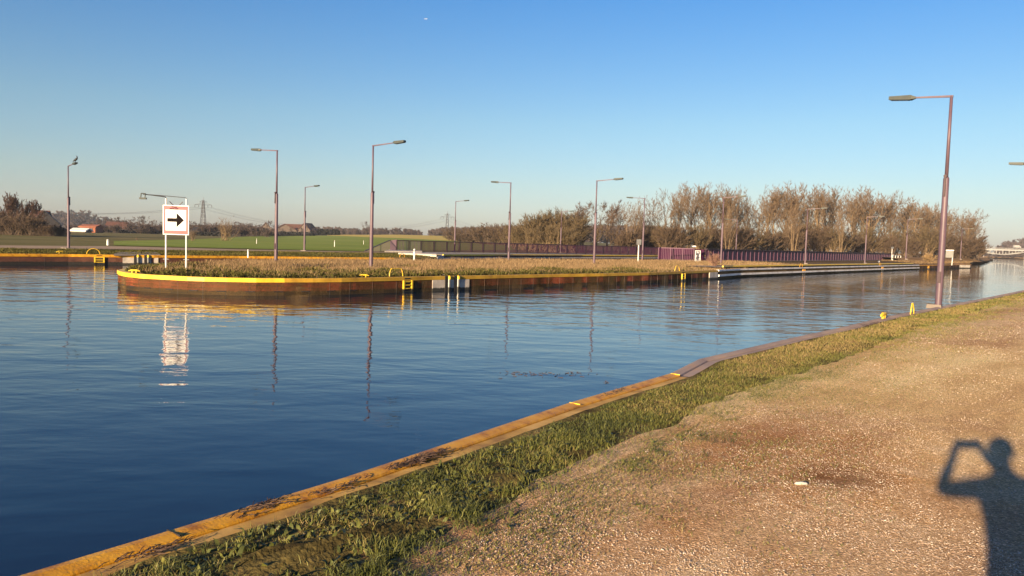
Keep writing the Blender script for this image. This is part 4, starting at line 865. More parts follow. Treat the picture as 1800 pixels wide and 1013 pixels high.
lib('hedgetree', 3, 8, 'scrub', T_far, T_far, tw=.15, dens=2); lib('tanwillow', 2, 8, 'scrub', B_tan, T_tan, tw=.03, dens=.5)
cnt = {}
def tree(key, px, top, D, name, label, group, wsc=1.0, z=0.0, cat='tree'):
    if z > .9: b0 = base(px, D, z); z = float(hfar(np.array(b0.x), np.array(b0.y)))-.1
    i = cnt.get(key, 0); cnt[key] = i+1; me_t, me_c, th, _, _ = LIB[key][i % len(LIB[key])]
    H = atd(px, top, D).z - z; s = H/th; p = base(px, D, z); t = thing(name, p, label, cat, group, rz=random.uniform(0, 6.28)); t.scale = (s*wsc, s*wsc, s)
    for nm, me in (('trunk', me_t), ('crown', me_c)): o = bpy.data.objects.new(nm, me); COL.objects.link(o); o.parent = t
    return t
GP = 'bare poplars in the row behind the purple wall'; LP = 'bare brown poplar in the dense row behind the purple wall'
tree('vase', 1172, 330, 150, 'poplar_tree', 'lone open forked poplar at the left end of the poplar row', GP, .9)
pop = [(1192, 324, 155), (1212, 318, 158), (1228, 321, 166), (1247, 316, 160), (1262, 320, 168), (1280, 321, 162), (1297, 330, 170), (1312, 348, 190), (1330, 345, 195), (1343, 326, 172), (1358, 316, 168), (1374, 315, 176), (1392, 318, 172), (1410, 320, 182), (1428, 320, 176), (1447, 324, 186), (1466, 338, 205), (1486, 325, 184), (1502, 326, 192), (1518, 326, 186), (1534, 331, 196), (1550, 339, 200), (1568, 342, 195), (1585, 345, 204), (1602, 346, 198), (1620, 352, 210), (1637, 355, 204), (1652, 359, 214), (1668, 361, 206), (1684, 365, 216), (1698, 369, 210), (1235, 330, 185), (1270, 335, 186), (1380, 330, 195), (1400, 335, 200), (1508, 338, 206), (1525, 345, 212), (1590, 352, 220), (1610, 358, 222), (1660, 366, 226), (1690, 374, 226)]
for i, (x, y, D) in enumerate(pop): tree('vase' if i % 3 == 2 else 'poplar', x, y+random.uniform(-5, 1), D, 'poplar_tree', LP, GP, random.uniform(.9, 1.15)*(1 if x < 1330 else 1.1))
tree('vase', 1706, 380, 214, 'poplar_tree', 'last poplar with branches reaching out to the right above the round bush', GP, 1.0)
tree('pale', 1395, 352, 146, 'poplar_tree', 'yellowish thick trunk poplar standing in front of the row', GP, .8)
tree('pale', 1277, 365, 140, 'poplar_tree', 'pale forked tree right behind the lamp above the pink shrub', GP, .8)
tree('pale', 1478, 362, 160, 'poplar_tree', 'pale barked tree with forked limbs in front of dark undergrowth', GP, .8)
for i, x in enumerate(range(1165, 1720, 17)):
    D = 150+(x-1165)*.10; tree('scrub' if i % 3 else 'willow', x+random.uniform(-5, 5), (random.uniform(380, 404) if x < 1330 else random.uniform(373, 402))+(x-1165)*.02, D-random.uniform(2, 14), 'scrub_tree', 'brown bare thicket at the foot of the poplar row', 'bare undergrowth below the poplars', random.uniform(1.0, 1.5))
GM = 'bare trees behind the back railing'
for x, y, D in ((905, 388, 150), (925, 376, 142), (945, 366, 140), (962, 361, 144), (980, 358, 140), (998, 364, 150), (1012, 372, 138), (935, 392, 130), (970, 388, 128), (1000, 392, 128)):
    tree('willow', x, y, D, 'willow_tree', 'olive brown bushy willow in the thicket left of the dark oaks', 'olive willows behind the back railing', 1.25)
for x, y, D, l in ((1003, 352, 155, 'dark oak at the left of the tall oak clump'), (1024, 350, 150, 'dark oak in the middle of the oak clump above the willows'), (1046, 350, 158, 'dark oak behind the leaning island lamp'), (1066, 346, 150, 'tallest dark oak with fanned crown right of the leaning lamp'), (1083, 357, 158, 'dark oak at the right edge of the oak clump')):
    tree('oak', x, y, D, 'oak_tree', l, GM, .95)
tree('pale', 1104, 343, 140, 'ash_tree', 'tall pale tree with yellow trunk between the oaks and the box sign', GM, .75); tree('pale', 1117, 352, 150, 'ash_tree', 'slim pale tree beside the yellow trunked one', GM, .6)
tree('oak', 1140, 364, 150, 'oak_tree', 'dark tree right behind the left facing lamp', GM, .75); tree('oak', 1128, 372, 160, 'oak_tree', 'small dark tree behind the square sign', GM, .7)
for i in range(16): x = 1095+i*6; tree('scrub', x, 402+random.uniform(-8, 6), 140+random.uniform(0, 30), 'scrub_tree', 'low brown scrub between the oaks and the poplars', 'low scrub between the tree groups', 1.4)
tree('oak', 920, 374, 175, 'oak_tree', 'small bare oak rising left of the willow thicket', GM, .8); tree('oak', 868, 390, 230, 'oak_tree', 'small bare tree left of the back island lamp', GM, .9)
for i, x in enumerate(range(800, 930, 10)): tree('scrub', x, 402+random.uniform(-9, 3)-(x-800)*.04, 260-(x-800)*.6+random.uniform(-8, 8), 'scrub_tree', 'brown bush in the hedge line beyond the stubble field', 'bushes beyond the stubble field', 1.5)
# left groups
GL = 'tall reddish trees at the left edge'
for x, y, D in ((3, 362, 150), (14, 342, 146), (21, 336, 142), (32, 346, 148), (40, 356, 152), (52, 349, 150), (66, 350, 148), (-14, 360, 146), (-30, 350, 150)):
    tree('red', x, y, D, 'poplar_tree', 'tall reddish bare tree in the clump at the left edge', GL, .8)
for i in range(34): x = -20+i*4.4; tree('scrub', x, 374+random.uniform(-5, 10)+max(0, x-55)*.5, 136+random.uniform(0, 14), 'scrub_tree', 'brown thicket below the reddish trees at the left edge', 'thicket at the left edge', 1.3)
tree('tanwillow', 396, 376, 150, 'willow_tree', 'tan bushy willow standing alone right of the arrow sign', None, 1.0); tree('tanwillow', 338, 398, 130, 'willow_tree', 'slender reddish bush just right of the arrow sign', None, .7)
tree('tanwillow', 240, 417, 120, 'shrub', 'low tan shrub on the grass left of the arrow sign', None, 1.5, cat='shrub')
GF = 'bare trees along the far field edge'
for x, y, D, w in ((178, 386, 330, 1), (195, 383, 340, .9), (208, 380, 345, 1), (222, 386, 330, 1.1), (236, 384, 345, 1), (251, 378, 300, 1.0), (266, 386, 330, 1), (281, 388, 340, 1), (330, 386, 360, 1), (345, 390, 360, 1), (362, 389, 370, 1), (380, 390, 370, 1), (412, 388, 360, 1), (428, 390, 370, 1.1), (441, 391, 360, 1), (455, 393, 380, 1)):
    tree('oakfar', x, y, D, 'oak_tree', 'dark bare tree in the row beyond the field at the left', GF, w*1.1, z=1.2)
tree('oakfar', 474, 386, 380, 'oak_tree', 'round bare oak standing out left of the island lamp', GF, 1.0, z=1.8); tree('oakfar', 537, 392, 420, 'oak_tree', 'round bare tree behind the slim lamp by the houses', GF, .9, z=2); tree('oakfar', 644, 388, 520, 'oak_tree', 'taller pale tree above the far wood behind the island lamp', GF, .8, z=2.3)
for i in range(54): x = 88+i*7.2; tree('hedgetree', x, 396+random.uniform(-5, 6), 300+random.uniform(-20, 60), 'scrub_tree', 'brown bush in the hedgerow beyond the left field', 'hedgerow bushes beyond the left field', 1.6, z=1.0)
for x, y, D in ((488, 393, 415), (512, 397, 418), (530, 399, 415), (552, 400, 420), (497, 401, 410)): tree('oakfar', x, y, D, 'oak_tree', 'bare tree standing in front of the gabled houses', 'bare trees before the gabled houses', .8, z=1.8)
# far woods as one mass
LIBF = [tree_mesh('far', 900+i, 12, 'far', T_far, T_far, tw=.42, dens=5) for i in range(3)]
def wood(name, spots, label, mt=T_far):
    VV = []; TT = []; n0 = 0
    for (p, H, w) in spots:
        _, _, th, V, T = LIBF[random.randrange(3)]; a = random.uniform(0, 6.28); s = H/th; c_, s_ = cos(a)*s*w, sin(a)*s*w
        Q = np.column_stack([V[:, 0]*c_-V[:, 1]*s_+p.x, V[:, 0]*s_+V[:, 1]*c_+p.y, V[:, 2]*s+p.z]); VV.append(Q); TT.append(T+n0); n0 += len(V)
    V = np.concatenate(VV); o = npmesh(name, V, np.concatenate(TT), mt, org=tuple(spots[0][0])); return tag(o, label, 'wood', kind='stuff')
def prof(x, pts):
    for (a, b), (c_, d) in zip(pts[:-1], pts[1:]):
        if a <= x <= c_: return b+(d-b)*(x-a)/(c_-a)
    return pts[-1][1]
pf = [(170, 397), (300, 393), (420, 394), (480, 400), (548, 402), (553, 397), (590, 397), (610, 400), (640, 399), (700, 399), (738, 403), (748, 409), (752, 404), (770, 398), (860, 397), (960, 392), (1160, 395)]
sp_ = []
for i in range(900):
    x = random.uniform(170, 1160); 
    if 742 < x < 752: continue
    D = random.uniform(560, 760); y = prof(x, pf)+random.uniform(0, 6); p = base(x, D, 2.4); p.z = float(hfar(np.array(p.x), np.array(p.y)))-1.5; sp_.append((p, atd(x, y, D).z-p.z, random.uniform(1, 1.5)))
wood('distant_wood', sp_, 'low mauve brown wood along the horizon behind the fields')
# hills with woods
def hill(px0, px1, pts, D, name, z0=0):
    n = 40; V = []
    for j, (dd, k_) in enumerate(((-160, 0), (-80, .6), (0, 1), (150, 1), (500, 0))):
        for i in range(n+1):
            x = px0+(px1-px0)*i/n; y = prof(x, pts); H = max(atd(x, y, D).z-7, 1) ; p = base(x, D, 0); q_ = p*( (D+dd)/D); V.append((q_.x, q_.y, z0-1+H*k_))
    Fc = [(j*(n+1)+i, j*(n+1)+i+1, (j+1)*(n+1)+i+1, (j+1)*(n+1)+i) for j in range(4) for i in range(n)]
    tag(npmesh(name, V, Fc, M_hill), kind='structure')
M_hill = mat('hill_ground', [(.05, .04, .035), (.08, .06, .05)], .95, nscale=.02)
pl = [(-260, 376), (-60, 374), (0, 372), (75, 369), (110, 370), (150, 371), (165, 374), (180, 380), (210, 390), (260, 398)]
hill(-260, 260, pl, 950, 'hill')
sp_ = []
for i in range(300):
    x = random.uniform(-250, 250); D = random.uniform(800, 960); k_ = (D-790)/160; yt = prof(x, pl); Ht = atd(x, yt, 950).z; z = max((Ht-9)*min(1, k_)*D/950, 1); sp_.append((base(x, D, z-1), random.uniform(9, 12.5), 1.5))
wood('hill_wood', sp_, 'dark mauve wood covering the low hill at the left')
pr = [(1720, 447), (1745, 440), (1752, 433), (1760, 424), (1770, 419), (1785, 414), (1800, 415), (1860, 412), (2100, 410)]
hill(1725, 2100, pr, 950, 'hill')
sp_ = []
for i in range(230):
    x = random.uniform(1752, 2050); D = random.uniform(800, 960); k_ = (D-790)/160; yt = prof(x, pr); Ht = atd(x, yt, 950).z; z = max((Ht-13)*min(1, k_)*D/950, 1); sp_.append((base(x, D, z-1), random.uniform(10, 14), 1.3))
for i in range(110): x = random.uniform(1700, 1860); D = random.uniform(640, 720); sp_.append((base(x, D, 0), atd(x, 441+random.uniform(0, 4), D).z, 1.8))
wood('hill_wood', sp_, 'mauve wood on the rise behind the white bridge')
# far right bank of the canal
mb = MB(); mb.prism([(240, 640), (1500, 690), (1500, 1500), (240, 1500)], -2, .4); tag(mb.build('canal_bank', M_brownland), kind='structure')
# brown meadow on the spit
def zsp(x, y): return 0.0+0*x
mp_ = [at(1570, 457.5), at(1615, 463.0), at(1705, 462.5), at(1712, 459.5), at(1740, 457.2), Vector((205, 345, 0)), Vector((170, 420, 0)), Vector((110, 300, 0)), Vector((78, 165, 0))]
mb = MB(); mb.prism([(p.x, p.y) for p in mp_], -.5, -.045); tag(mb.build('meadow', M_brownland), kind='structure')
V = []; Fc = []; cpt = sum(mp_, Vector())/len(mp_)
for i in range(21):
    for j in range(21): pass
# hump of the embankment behind the spit
ea = [base(1560, 150), base(1600, 160), base(1650, 172), base(1700, 190), base(1722, 270), base(1728, 400)]
mb = MB(); sweep(mb, ea, [(3, -.06), (1.5, .45), (0, .62), (-6, .62), (-30, .1)]); o = mb.build('embankment', M_brownland); tag(o, kind='structure')
mb = MB(); sweep(mb, ea, [(0.2, .628), (-2.2, .632)]); tag(mb.build('towpath', M_fpath), kind='structure')
# hedges
def hedge(pxa, pxb, D, ya, label, mt=T_hedge, dep=3, z=1.6, n=1600, ts=.55):
    b0 = base((pxa+pxb)/2, D, z); z = float(hfar(np.array(b0.x), np.array(b0.y)))-.1; a, b = base(pxa, D, z), base(pxb, D, z); H = max(atd((pxa+pxb)/2, ya, D).z-z, .8); n = int(n); u = rng.random(n); w = rng.normal(0, .35, n)*dep; hh = rng.random(n)**.6*H*(.85+.3*fbm(u*20, u*0+pxa, 3))*np.clip(np.minimum(u, 1-u)*14+.35, 0, 1)
    P_ = np.column_stack([a.x+(b.x-a.x)*u, a.y+(b.y-a.y)*u+w, z+hh]); d = rng.normal(0, 1, (n, 3)); d /= np.linalg.norm(d, axis=1)[:, None]; e = np.cross(d, rng.normal(0, 1, (n, 3))); e /= np.linalg.norm(e, axis=1)[:, None]
    V = np.stack([P_-d*ts-e*ts*.4, P_+d*ts*.2-e*ts*.7, P_+d*ts, P_-d*ts*.1+e*ts*.8], 1).reshape(-1, 3); Fc = np.arange(4*n).reshape(-1, 4)
    o = npmesh('hedge', V, Fc, mt, org=tuple(a)); tag(o, label, 'hedge')
hedge(418, 452, 380, 407.5, 'dark clipped hedge left of the island lamp below the houses'); hedge(452, 482, 385, 409.5, 'lower dark hedge directly behind the left facing island lamp'); hedge(486, 552, 380, 409.0, 'long dark hedge in front of the gabled houses', n=2600)
hedge(557, 597, 430, 404.5, 'rounded dark hedge block right of the slim lamp', n=2400, z=2.2); hedge(235, 290, 290, 409, 'dark shrub row left of the sign posts', n=2000, z=1.0); hedge(180, 222, 290, 411, 'dark shrub row left of the sign', n=1500, z=1.0)
hedge(340, 392, 270, 410, 'dark clump around the low shed right of the sign', n=1800, z=.8)
tree('scrub', 1698, 420, 190, 'bush', 'dark round bush at the water end of the spit', None, 2.0, cat='bush'); tree('scrub', 1708, 424, 195, 'bush', 'reddish bush at the very end of the spit', None, 1.6, cat='bush')
LIB['pink'] = [tree_mesh('pink', 777, 2.4, 'shrub', T_pink, T_pink, tw=.02, dens=1)]; LIB['gold'] = [tree_mesh('gold', 778, 2.4, 'shrub', T_gold, T_gold, tw=.05, dens=2)]
tree('pink', 1256, 440, 60, 'shrub', 'bare pinkish shrub on the island in front of the purple wall', None, .85, cat='shrub')
tree('gold', 1632, 443.5, 140, 'grass_clump', 'golden ornamental grass clump on the brown meadow', None, 1.2, cat='grass clump')
# ================================================================= grasses
def blades(name, P_, h, w, lean, tint, mt, label, seg=True, org=None, az=None, kind='stuff', z=None):
    n = len(P_); a = rng.random(n)*2*pi; b = rng.random(n)*2*pi; up = np.zeros((n, 3)); up[:, 2] = 1
    s = np.column_stack([np.cos(a), np.sin(a), 0*a])*(w/2)[:, None]; l = np.column_stack([np.cos(b), np.sin(b), 0*b])*(h*lean)[:, None]
    B0 = np.column_stack([P_, (z if z is not None else np.zeros(n))]); m_ = B0+up*(h*.55)[:, None]+l*.3; e = B0+up*(h*np.clip(1-lean*.35, .2, 1))[:, None]+l
    V = np.stack([B0-s, B0+s, m_+s*.8, m_-s*.8, e], 1).reshape(-1, 3); I = np.arange(n)[:, None]*5
    T = np.concatenate([I+np.array([[0, 1, 2]]), I+np.array([[0, 2, 3]]), I+np.array([[3, 2, 4]])])
    org = org or (float(P_[0, 0]), float(P_[0, 1]), 0)
    o = npmesh(name, V, T, mt, org=org, tint=np.repeat(tint, 5)); return tag(o, label, 'grass', kind=kind)
def sample(poly, n, near=None, mx=None):
    P0 = np.array([(p[0], p[1]) for p in poly]); lo, hi = P0.min(0), P0.max(0); out = []; tot = 0
    while tot < n:
        q_ = rng.random((n*4, 2))*(hi-lo)+lo; q_ = q_[inpoly(q_, P0)]
        if near is not None: d = np.hypot(q_[:, 0], q_[:, 1]); q_ = q_[rng.random(len(q_)) < (near/np.maximum(d, near))**1.6]
        out.append(q_); tot += len(q_)
    return np.concatenate(out)[:n]
# near verge
nV = 8
Apoly = [Vector((p.x, p.y, 0)) for p in offs(A[:14], 0.33)]; Bpoly = offs(B[:16], .22); Bwide = offs(B[:16], .95)
vp = Apoly + Bwide[::-1]
def vis(P_, m=1.5): return P_[(P_[:, 1] > 1.5) & (np.abs(P_[:, 0]) < P_[:, 1]*.72+m)]
vpn = [p for p in vp if p.y < 45]
P_ = vis(sample(vpn, 560000, near=4.5)); dA_ = pdist(P_, [tuple(p) for p in A[:14]]); dB_ = pdist(P_, [tuple(p) for p in Bwide])
cl = fbm(P_[:, 0]*2.2, P_[:, 1]*2.2, 4); d_ = np.hypot(P_[:, 0], P_[:, 1])
keep = (rng.random(len(P_)) < np.clip((cl-.36)*6, np.clip((d_-4)/4, .38, .95), 1)) & (rng.random(len(P_)) < np.clip((dB_-.30)/.85 + (fbm(P_[:, 0]*3.3, P_[:, 1]*3.3, 3)-.5)*1.6, 0, 1)**2) & ((dA_ > .37+.20*(fbm(P_[:, 0]*3, P_[:, 1]*3, 3)-.5)) | (rng.random(len(P_)) < .08))
for c_, r_, h_ in MOUNDS: keep &= (rng.random(len(P_)) < np.clip(((np.hypot(P_[:, 0]-c_.x, P_[:, 1]-c_.y)/r_)-.75)*1.6, .04, 1))
P_ = P_[keep]; cl = cl[keep]; d_ = d_[keep]; dA_ = dA_[keep]; n = len(P_); print('verge blades', n)
sz = np.clip(d_/9, 1, 3.0); lush = np.clip(1.3-np.abs(dA_-.75)/.75, .0, 1)
tuft = np.clip((fbm(P_[:, 0]*5+3, P_[:, 1]*5, 2)-.52)*7, 0, 1)*np.clip((8-d_)/3, 0, 1); h = rng.uniform(.012, .046, n)*(0.6+.9*lush*cl)*sz**.3*(1+1.1*tuft); w = rng.uniform(.0025, .0055, n)*sz; tint = np.clip(.10+.62*lush*rng.random(n)+(fbm(P_[:, 0]*1.2+40, P_[:, 1]*1.2, 3)-.4)*.9 + .28*rng.random(n)**3+np.clip((d_-6)/25, 0, .3), 0, 1)
blades('verge_grass', P_, h, w, rng.uniform(.2, 1.3, n), tint, M_blade, 'patchy short grass and weeds between the coping and the gravel path', z=np.where(pdist(P_, [tuple(p) for p in Bwide]) < .95, np.maximum(zverge(P_[:, 0], P_[:, 1]), zpath(P_[:, 0], P_[:, 1])+.010), zverge(P_[:, 0], P_[:, 1])-.004))
# broad weed leaves
k_ = rng.random(n) < .05*np.clip((7.5-d_)/3, .08, 1); Pk = P_[k_]; m_ = len(Pk)
blades('verge_weeds', Pk, rng.uniform(.03, .06, m_), rng.uniform(.014, .028, m_)*np.clip(d_[k_]/12, 1, 2), rng.uniform(.8, 2.0, m_), np.clip(.2+.5*rng.random(m_), 0, 1), M_blade, 'broad low weed leaves in the verge grass', z=zverge(Pk[:, 0], Pk[:, 1]))
# dry scattered grass on the path margin
mg = Bpoly + offs(B[:16], 2.6)[::-1]; P_ = vis(sample([p for p in mg if p.y < 45], 170000, near=6)); dB_ = pdist(P_, [tuple(p) for p in B[:16]]); d_ = np.hypot(P_[:, 0], P_[:, 1])
c_ = fbm(P_[:, 0]*1.3+7, P_[:, 1]*1.3, 4); keep = (rng.random(len(P_)) < np.clip(np.clip(1.15-dB_/1.9, 0, 1)**1.5*np.clip((c_-.38)*5, .05, 1) + np.clip(1-dB_/.55, 0, 1)*.9, 0, 1)) & (d_ > 3); P_ = P_[keep]; n = len(P_); sz = np.clip(d_[keep]/9, 1, 3)
blades('path_grass', P_, rng.uniform(.010, .028, n)*sz**.4, rng.uniform(.003, .006, n)*sz, rng.uniform(.5, 1.6, n), np.clip(.35+.65*rng.random(n), 0, 1), M_blade, 'sparse dry grass creeping over the edge of the gravel path', z=zpath(P_[:, 0], P_[:, 1])+.010)
# gravel
pp_ = [Bpoly[i] for i in range(1, 16)]; gp = [p for p in offs(B[:16], .24)] + [Vector((26, 30, 0)), Vector((16, 8, 0)), Vector((5, 1.0, 0))]
P_ = vis(np.concatenate([sample([p for p in gp if p.y < 30], 200000, near=3.2), sample([p for p in gp if p.y < 9], 260000, near=3.5)]), .3); c_ = fbm(P_[:, 0]*.9+3, P_[:, 1]*.9+8, 4); P_ = P_[rng.random(len(P_)) < np.clip((c_-.36)*6, .12, 1)]
n = len(P_); d_ = np.hypot(P_[:, 0], P_[:, 1]); print('stones', n)
oc = np.array([(1, 0, 0), (-1, 0, 0), (0, 1, 0), (0, -1, 0), (0, 0, 1), (0, 0, -1)], float); of = np.array([(0, 2, 4), (2, 1, 4), (1, 3, 4), (3, 0, 4), (2, 0, 5), (1, 2, 5), (3, 1, 5), (0, 3, 5)])
r = np.clip(rng.lognormal(-5.75, .50, n), .0016, .0085)*np.clip(d_/8, 1, 2.0); sc_ = rng.uniform(.6, 1.25, (n, 6, 1)); a = rng.random(n)*6.28; ca, sa = np.cos(a), np.sin(a)
Q = oc[None]*sc_*r[:, None, None]*np.array([1, .75, .6]); X = Q[:, :, 0]*ca[:, None]-Q[:, :, 1]*sa[:, None]; Y = Q[:, :, 0]*sa[:, None]+Q[:, :, 1]*ca[:, None]
V = np.stack([X+P_[:, 0:1], Y+P_[:, 1:2], Q[:, :, 2]+(zpath(P_[:, 0], P_[:, 1])+.012+r*.15)[:, None]], 2).reshape(-1, 3)
T = (np.arange(n)[:, None, None]*6+of[None]).reshape(-1, 3)
o = npmesh('gravel', V, T, M_stone, org=(3, 6, 0), tint=np.repeat(np.clip(rng.beta(2.2, 2.4, n), 0, 1), 6)); tag(o, 'loose gravel stones scattered over the path', 'gravel', kind='stuff')
# single pale stone
p = at(1408, 856); mb = MB(); mb.tube([p+Vector((-.045, 0, .020)), p+Vector((-.035, 0, .022)), p+Vector((0, .0, .024)), p+Vector((.035, 0, .022)), p+Vector((.045, 0, .02))], [.003, .010, .013, .010, .003], 10)
o = mb.build('stone', mat('pale_stone', [(.38, .36, .32), (.5, .48, .44)], .8, nscale=30), org=p, smooth=True); tag(o, 'single flat white stone lying on the gravel beside the damp hollow', 'stone')
# island grasses
fr = [tuple(p) for p in ([back[1], back[0]]+front+fend[1:])]
isl = [p for p in front + fend[1:2] + [Vector((30, 76, 0)), Vector((26, 92, 0)), Vector((12.4, 79.4, 0))] + [back[7]] + [back[6]] + back[5::-1]]
P_ = sample(isl, 175000, near=40); dF = pdist(P_, fr); az_ = np.degrees(np.arctan2(P_[:, 0], P_[:, 1])); c_ = fbm(P_[:, 0]*.5, P_[:, 1]*.5, 4)
green = np.clip(1.35-dF/4.6+(c_-.5)*2.6, 0, 1)*np.clip((14-az_)/10, .0, 1)*.85
isg = rng.random(len(P_)) < green; edge = dF > .28
Pd = P_[(~isg) & edge]; n = len(Pd); d_ = np.hypot(Pd[:, 0], Pd[:, 1]); dFd = dF[(~isg) & edge]
kk = fbm(Pd[:, 0]*.9+5, Pd[:, 1]*.9, 3); print('dry', n)
blades('dry_grass', Pd, rng.uniform(.10, .34, n)*(.25+1.35*kk)*np.clip(dFd/1.5+.35, 0, 1), rng.uniform(.009, .020, n)*np.clip(d_/45, 1, 2), rng.uniform(.1, .7, n), np.clip(.25+.75*rng.random(n)*(.4+kk), 0, 1), M_dry, 'tall dry tan grass covering the island', z=np.full(n, -.06))
Pg = P_[isg & edge]; n = len(Pg); kk = fbm(Pg[:, 0]*1.1+5, Pg[:, 1]*1.1, 3); print('green', n)
blades('ground_cover', Pg, rng.uniform(.10, .30, n)*(.35+1.2*kk), rng.uniform(.03, .07, n), rng.uniform(.3, 1.4, n), np.clip(rng.random(n)*.7+(kk-.4), 0, 1), M_leaf, 'low dark green weeds along the yellow coping of the island', z=np.full(n, -.06))
# spit grass and far bank tufts
sp2 = [at(1572, 459), at(1612, 463.4), at(1703, 463), at(1712, 459.5), Vector((92, 180, 0)), Vector((66, 155, 0))]
P_ = sample(sp2, 26000); n = len(P_)
blades('meadow_grass', P_, rng.uniform(.12, .35, n), rng.uniform(.03, .06, n), rng.uniform(.2, .8, n), np.clip(rng.random(n)*.7, 0, 1), M_dry, 'short brown grass on the meadow at the far end of the purple wall', z=np.full(n, -.05))
fb = [p for p in offs(fq[1:], -.4)] + [at_t(x, y) for x, y in ((690, 445.6), (600, 444.6), (420, 442), (200, 439.5), (0, 438))]
P_ = sample(fb, 45000, near=50); n = len(P_); kk = fbm(P_[:, 0]*.6, P_[:, 1]*.6, 3)
blades('bank_grass', P_, rng.uniform(.06, .22, n)*(.4+kk), rng.uniform(.02, .05, n), rng.uniform(.3, 1.2, n), np.clip(rng.random(n)*.8+(kk-.5), 0, 1), M_leaf, 'dark green grass strip between the far coping and the towpath', z=np.full(n, -.03))
# dead twigs on the near coping
def litter(px, py, L, wd, n, label, ln=.065, mt=None, z=-.018, name='twig_litter', cat='twigs'):
    c = at(px, py); dA_ = (A[4]-A[1]).normalized(); nn_ = Vector((dA_.y, -dA_.x, 0)); mb = MB()
    for _ in range(n):
        p = c + dA_*random.gauss(0, L/2.8) + nn_*(abs(random.gauss(0, wd/2.2))-.02); a = random.gauss(math.atan2(dA_.y, dA_.x), .5); v = Vector((cos(a), sin(a), random.uniform(-.02, .12)))*ln*random.uniform(.4, 1.2); p.z = z+random.uniform(.004, .03)
        mb.tube([p, p+v*.5+Vector((0, 0, .006)), p+v], [.003, .0025, .0012], 3, cap=False)
    tag(mb.build(name, mt or M_twig, org=c), label, cat, kind='stuff')
M_twig = mat('dead_reed', [(.05, .028, .02), (.12, .07, .045)], .8, nscale=8)
litter(735, 806, .42, .10, 260, 'heap of dark dead stems on the ochre coping'); litter(455, 890, .30, .10, 130, 'dark dead stems across the coping near the lower left'); litter(250, 973, .34, .08, 80, 'scattered dead stems on the coping at the bottom left'); litter(590, 858, .3, .06, 50, 'small tuft of dead stems on the dusty coping'); litter(1080, 690, .5, .05, 40, 'thin dark litter on the coping before the bend'); litter(1525, 573, 1.2, .10, 60, 'reddish dead stems on the grey coping before the yellow cleat', ln=.3)
# floating debris
def floaters(px, py, n, L, label, ln=.07):
    c = at(px, py, WZ); mb = MB()
    for _ in range(n):
        p = c+Vector((random.gauss(0, L), random.gauss(0, L*.55), .006)); a = random.uniform(0, 6.28); v = Vector((cos(a), sin(a), random.uniform(0, .12)))*ln*random.uniform(.3, 1.3); mb.tube([p-v*.5, p+v*.5], [.004, .002], 4)
    tag(mb.build('floating_twigs', M_twig, org=c), label, 'floating debris', kind='stuff')
floaters(942, 658, 46, .30, 'raft of dark twigs and leaves floating on the canal'); floaters(1005, 657, 22, .22, 'few pale twigs floating right of the raft'); floaters(1070, 672, 3, .1, 'small twig floating near the quay', .14)
# ================================================================= photographer
def skin_figure():
    sdir = None
    V = []; E = []; Rr = []
    def add(p, r, par=None):
        V.append(Vector(p)); Rr.append(r if isinstance(r, tuple) else (r, r))
        if par is not None: E.append((par, len(V)-1))
        return len(V)-1
    by = -.47
    pel = add((.03, by, .95), (.165, .12)); wa = add((.03, by, 1.10), (.15, .115), pel); ch = add((.03, by, 1.29), (.175, .125), wa); up = add((.03, by+.01, 1.42), (.14, .10), ch)
    nk = add((.03, by+.03, 1.50), .058, up); h0 = add((.03, by+.06, 1.575), (.072, .08), nk); h1 = add((.03, by+.065, 1.645), (.085, .10), h0); h2 = add((.03, by+.055, 1.705), (.072, .082), h1)
    for s in (-1, 1):
        hip = add((.03+s*.10, by, .88), (.10, .10), pel); kn = add((.03+s*.13, by+.03, .50), (.062, .065), hip); an = add((.03+s*.15, by-.02, .10), (.045, .05), kn); he = add((.03+s*.155, by+.03, .045), (.045, .04), an); add((.03+s*.18, by+.18, .035), (.045, .03), he)
    for s in (-1, 1):
        sh = add((.03+s*.185, by+.01, 1.41), .07, up)
        if s < 0: el = add((-.27, -.20, 1.33), .047, sh); wr = add((-.125, -.055, 1.50), .031, el); pm = add((-.105, -.035, 1.565), (.036, .022), wr)
        else: el = add((.30, -.24, 1.30), .047, sh); wr = add((.135, -.06, 1.51), .031, el); pm = add((.11, -.035, 1.57), (.036, .022), wr)
        x = s*.09
        for k_ in range(4):
            zz = 1.585+k_*.016; a = add((x+s*.012, -.030, zz), .009, pm); b = add((x+s*.006, -.008-.002, zz+.006), .0085, a); add((x-s*.018, -.006, zz+.008), .0075, b)
        a = add((x-s*.008, -.045, 1.575), .011, pm); add((x-s*.03, -.040, 1.595), .009, a)
    me = bpy.data.meshes.new('body'); me.from_pydata(V, E, []); o = bpy.data.objects.new('tmpbody', me); COL.objects.link(o)
    m1 = o.modifiers.new('s', 'SKIN'); m1.use_smooth_shade = True; m2 = o.modifiers.new('d', 'SUBSURF'); m2.levels = 2; m2.render_levels = 2
    sv = me.skin_vertices[0].data
    for i, r in enumerate(Rr): sv[i].radius = r; sv[i].use_root = (i == 0)
    bpy.context.view_layer.update(); m = bpy.data.meshes.new_from_object(o.evaluated_get(bpy.context.evaluated_depsgraph_get())); COL.objects.unlink(o); bpy.data.objects.remove(o); return m
pt_ = thing('person', (0.03, -.47, 0), 'photographer holding up a phone whose long shadow falls on the gravel', 'person')
me = skin_figure(); me.materials.clear()
M_jacket = mat('jacket_cloth', [(.03, .035, .05), (.05, .055, .07)], .85, nscale=12); M_jeans = mat('jeans_cloth', [(.03, .05, .10), (.05, .07, .13)], .9, nscale=20); M_skin = mat('skin', [(.45, .26, .18), (.52, .31, .22)], .55, nscale=10); M_shoe = mat('shoe_leather', [(.02, .018, .016), (.03, .026, .022)], .5, nscale=10)
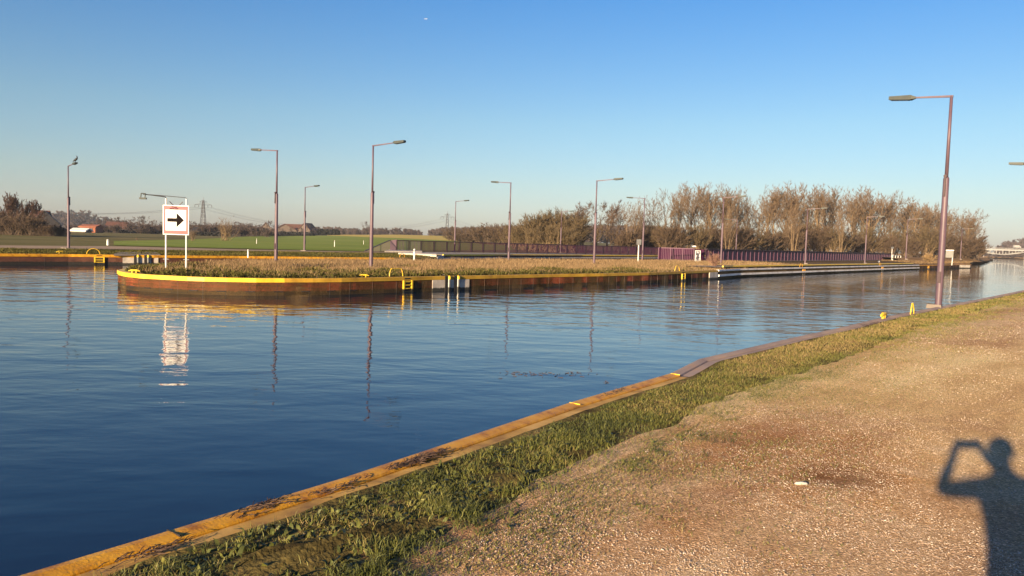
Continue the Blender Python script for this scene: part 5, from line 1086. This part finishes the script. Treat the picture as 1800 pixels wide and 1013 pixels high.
for m in (M_jacket, M_jeans, M_skin, M_shoe): me.materials.append(m)
for f in me.polygons:
    c = f.center
    f.material_index = 3 if c.z < .09 else 1 if c.z < .93 else 2 if (c.z > 1.50 and (abs(c.x-.03) < .12 and c.y < -.2)) or (c.z > 1.51 and c.y > -.075) else 0
    f.use_smooth = True
ob = bpy.data.objects.new('body', me); COL.objects.link(ob); ob.parent = pt_; ob.location = (-.03, .47, 0)
mb = MB(); hc = Vector((.03, -.415, 1.665))
mb.tube([hc+Vector((0, -.02, -.04)), hc+Vector((0, -.025, .02)), hc+Vector((0, -.02, .07)), hc+Vector((0, -.01, .098)), hc+Vector((0, 0, .108))], [.088, .096, .085, .05, .012], 16); mb.build('hair', M_twig, pt_, smooth=True)
mb = MB()
for s in (-1, 1): mb.tube([hc+Vector((s*.032, .082, -.005)), hc+Vector((s*.032, .098, -.005))], [.012, .006], 8)
mb.build('eyes', M_signw, pt_)
mb = MB(); mb.tube([hc+Vector((0, .085, -.005)), hc+Vector((0, .112, -.045)), hc+Vector((0, .09, -.052))], [.008, .014, .01], 8); mb.build('nose', M_skin, pt_)
mb = MB(); mb.tube([hc+Vector((-.025, .083, -.075)), hc+Vector((0, .094, -.078)), hc+Vector((.025, .083, -.075))], [.003, .006, .003], 6); mb.build('mouth', M_text, pt_)
for s in (-1, 1):
    mb = MB(); mb.tube([hc+Vector((s*.09, 0, -.02)), hc+Vector((s*.10, -.005, .01)), hc+Vector((s*.09, -.005, .03))], [.008, .014, .008], 6); mb.build('ear', M_skin, pt_)
mb = MB(); mb.box((0, -.018, 1.600), (.152, .009, .075)); o = mb.build('phone', M_black, org=(0, -.018, 1.6)); tag(o, 'black phone held level in both hands by the photographer', 'phone')
mb = MB(); mb.box((0, 650, 32), (3100, 1800, 70)); hz = mb.build('haze', None or M_gpath); hz.data.materials.clear()
M_haze = bpy.data.materials.new('thin_haze'); M_haze.use_nodes = True; n = M_haze.node_tree; n.nodes.clear(); o_ = n.nodes.new('ShaderNodeOutputMaterial'); v = n.nodes.new('ShaderNodeVolumePrincipled')
v.inputs['Color'].default_value = (.74, .82, .98, 1); v.inputs['Density'].default_value = 0.00015; v.inputs['Anisotropy'].default_value = 0.0; n.links.new(v.outputs[0], o_.inputs['Volume']); hz.data.materials.append(M_haze); tag(hz, kind='stuff'); hz['label'] = 'thin pale winter haze over the land'
S.cycles.volume_bounces = 0
print('objects', len(bpy.data.objects))
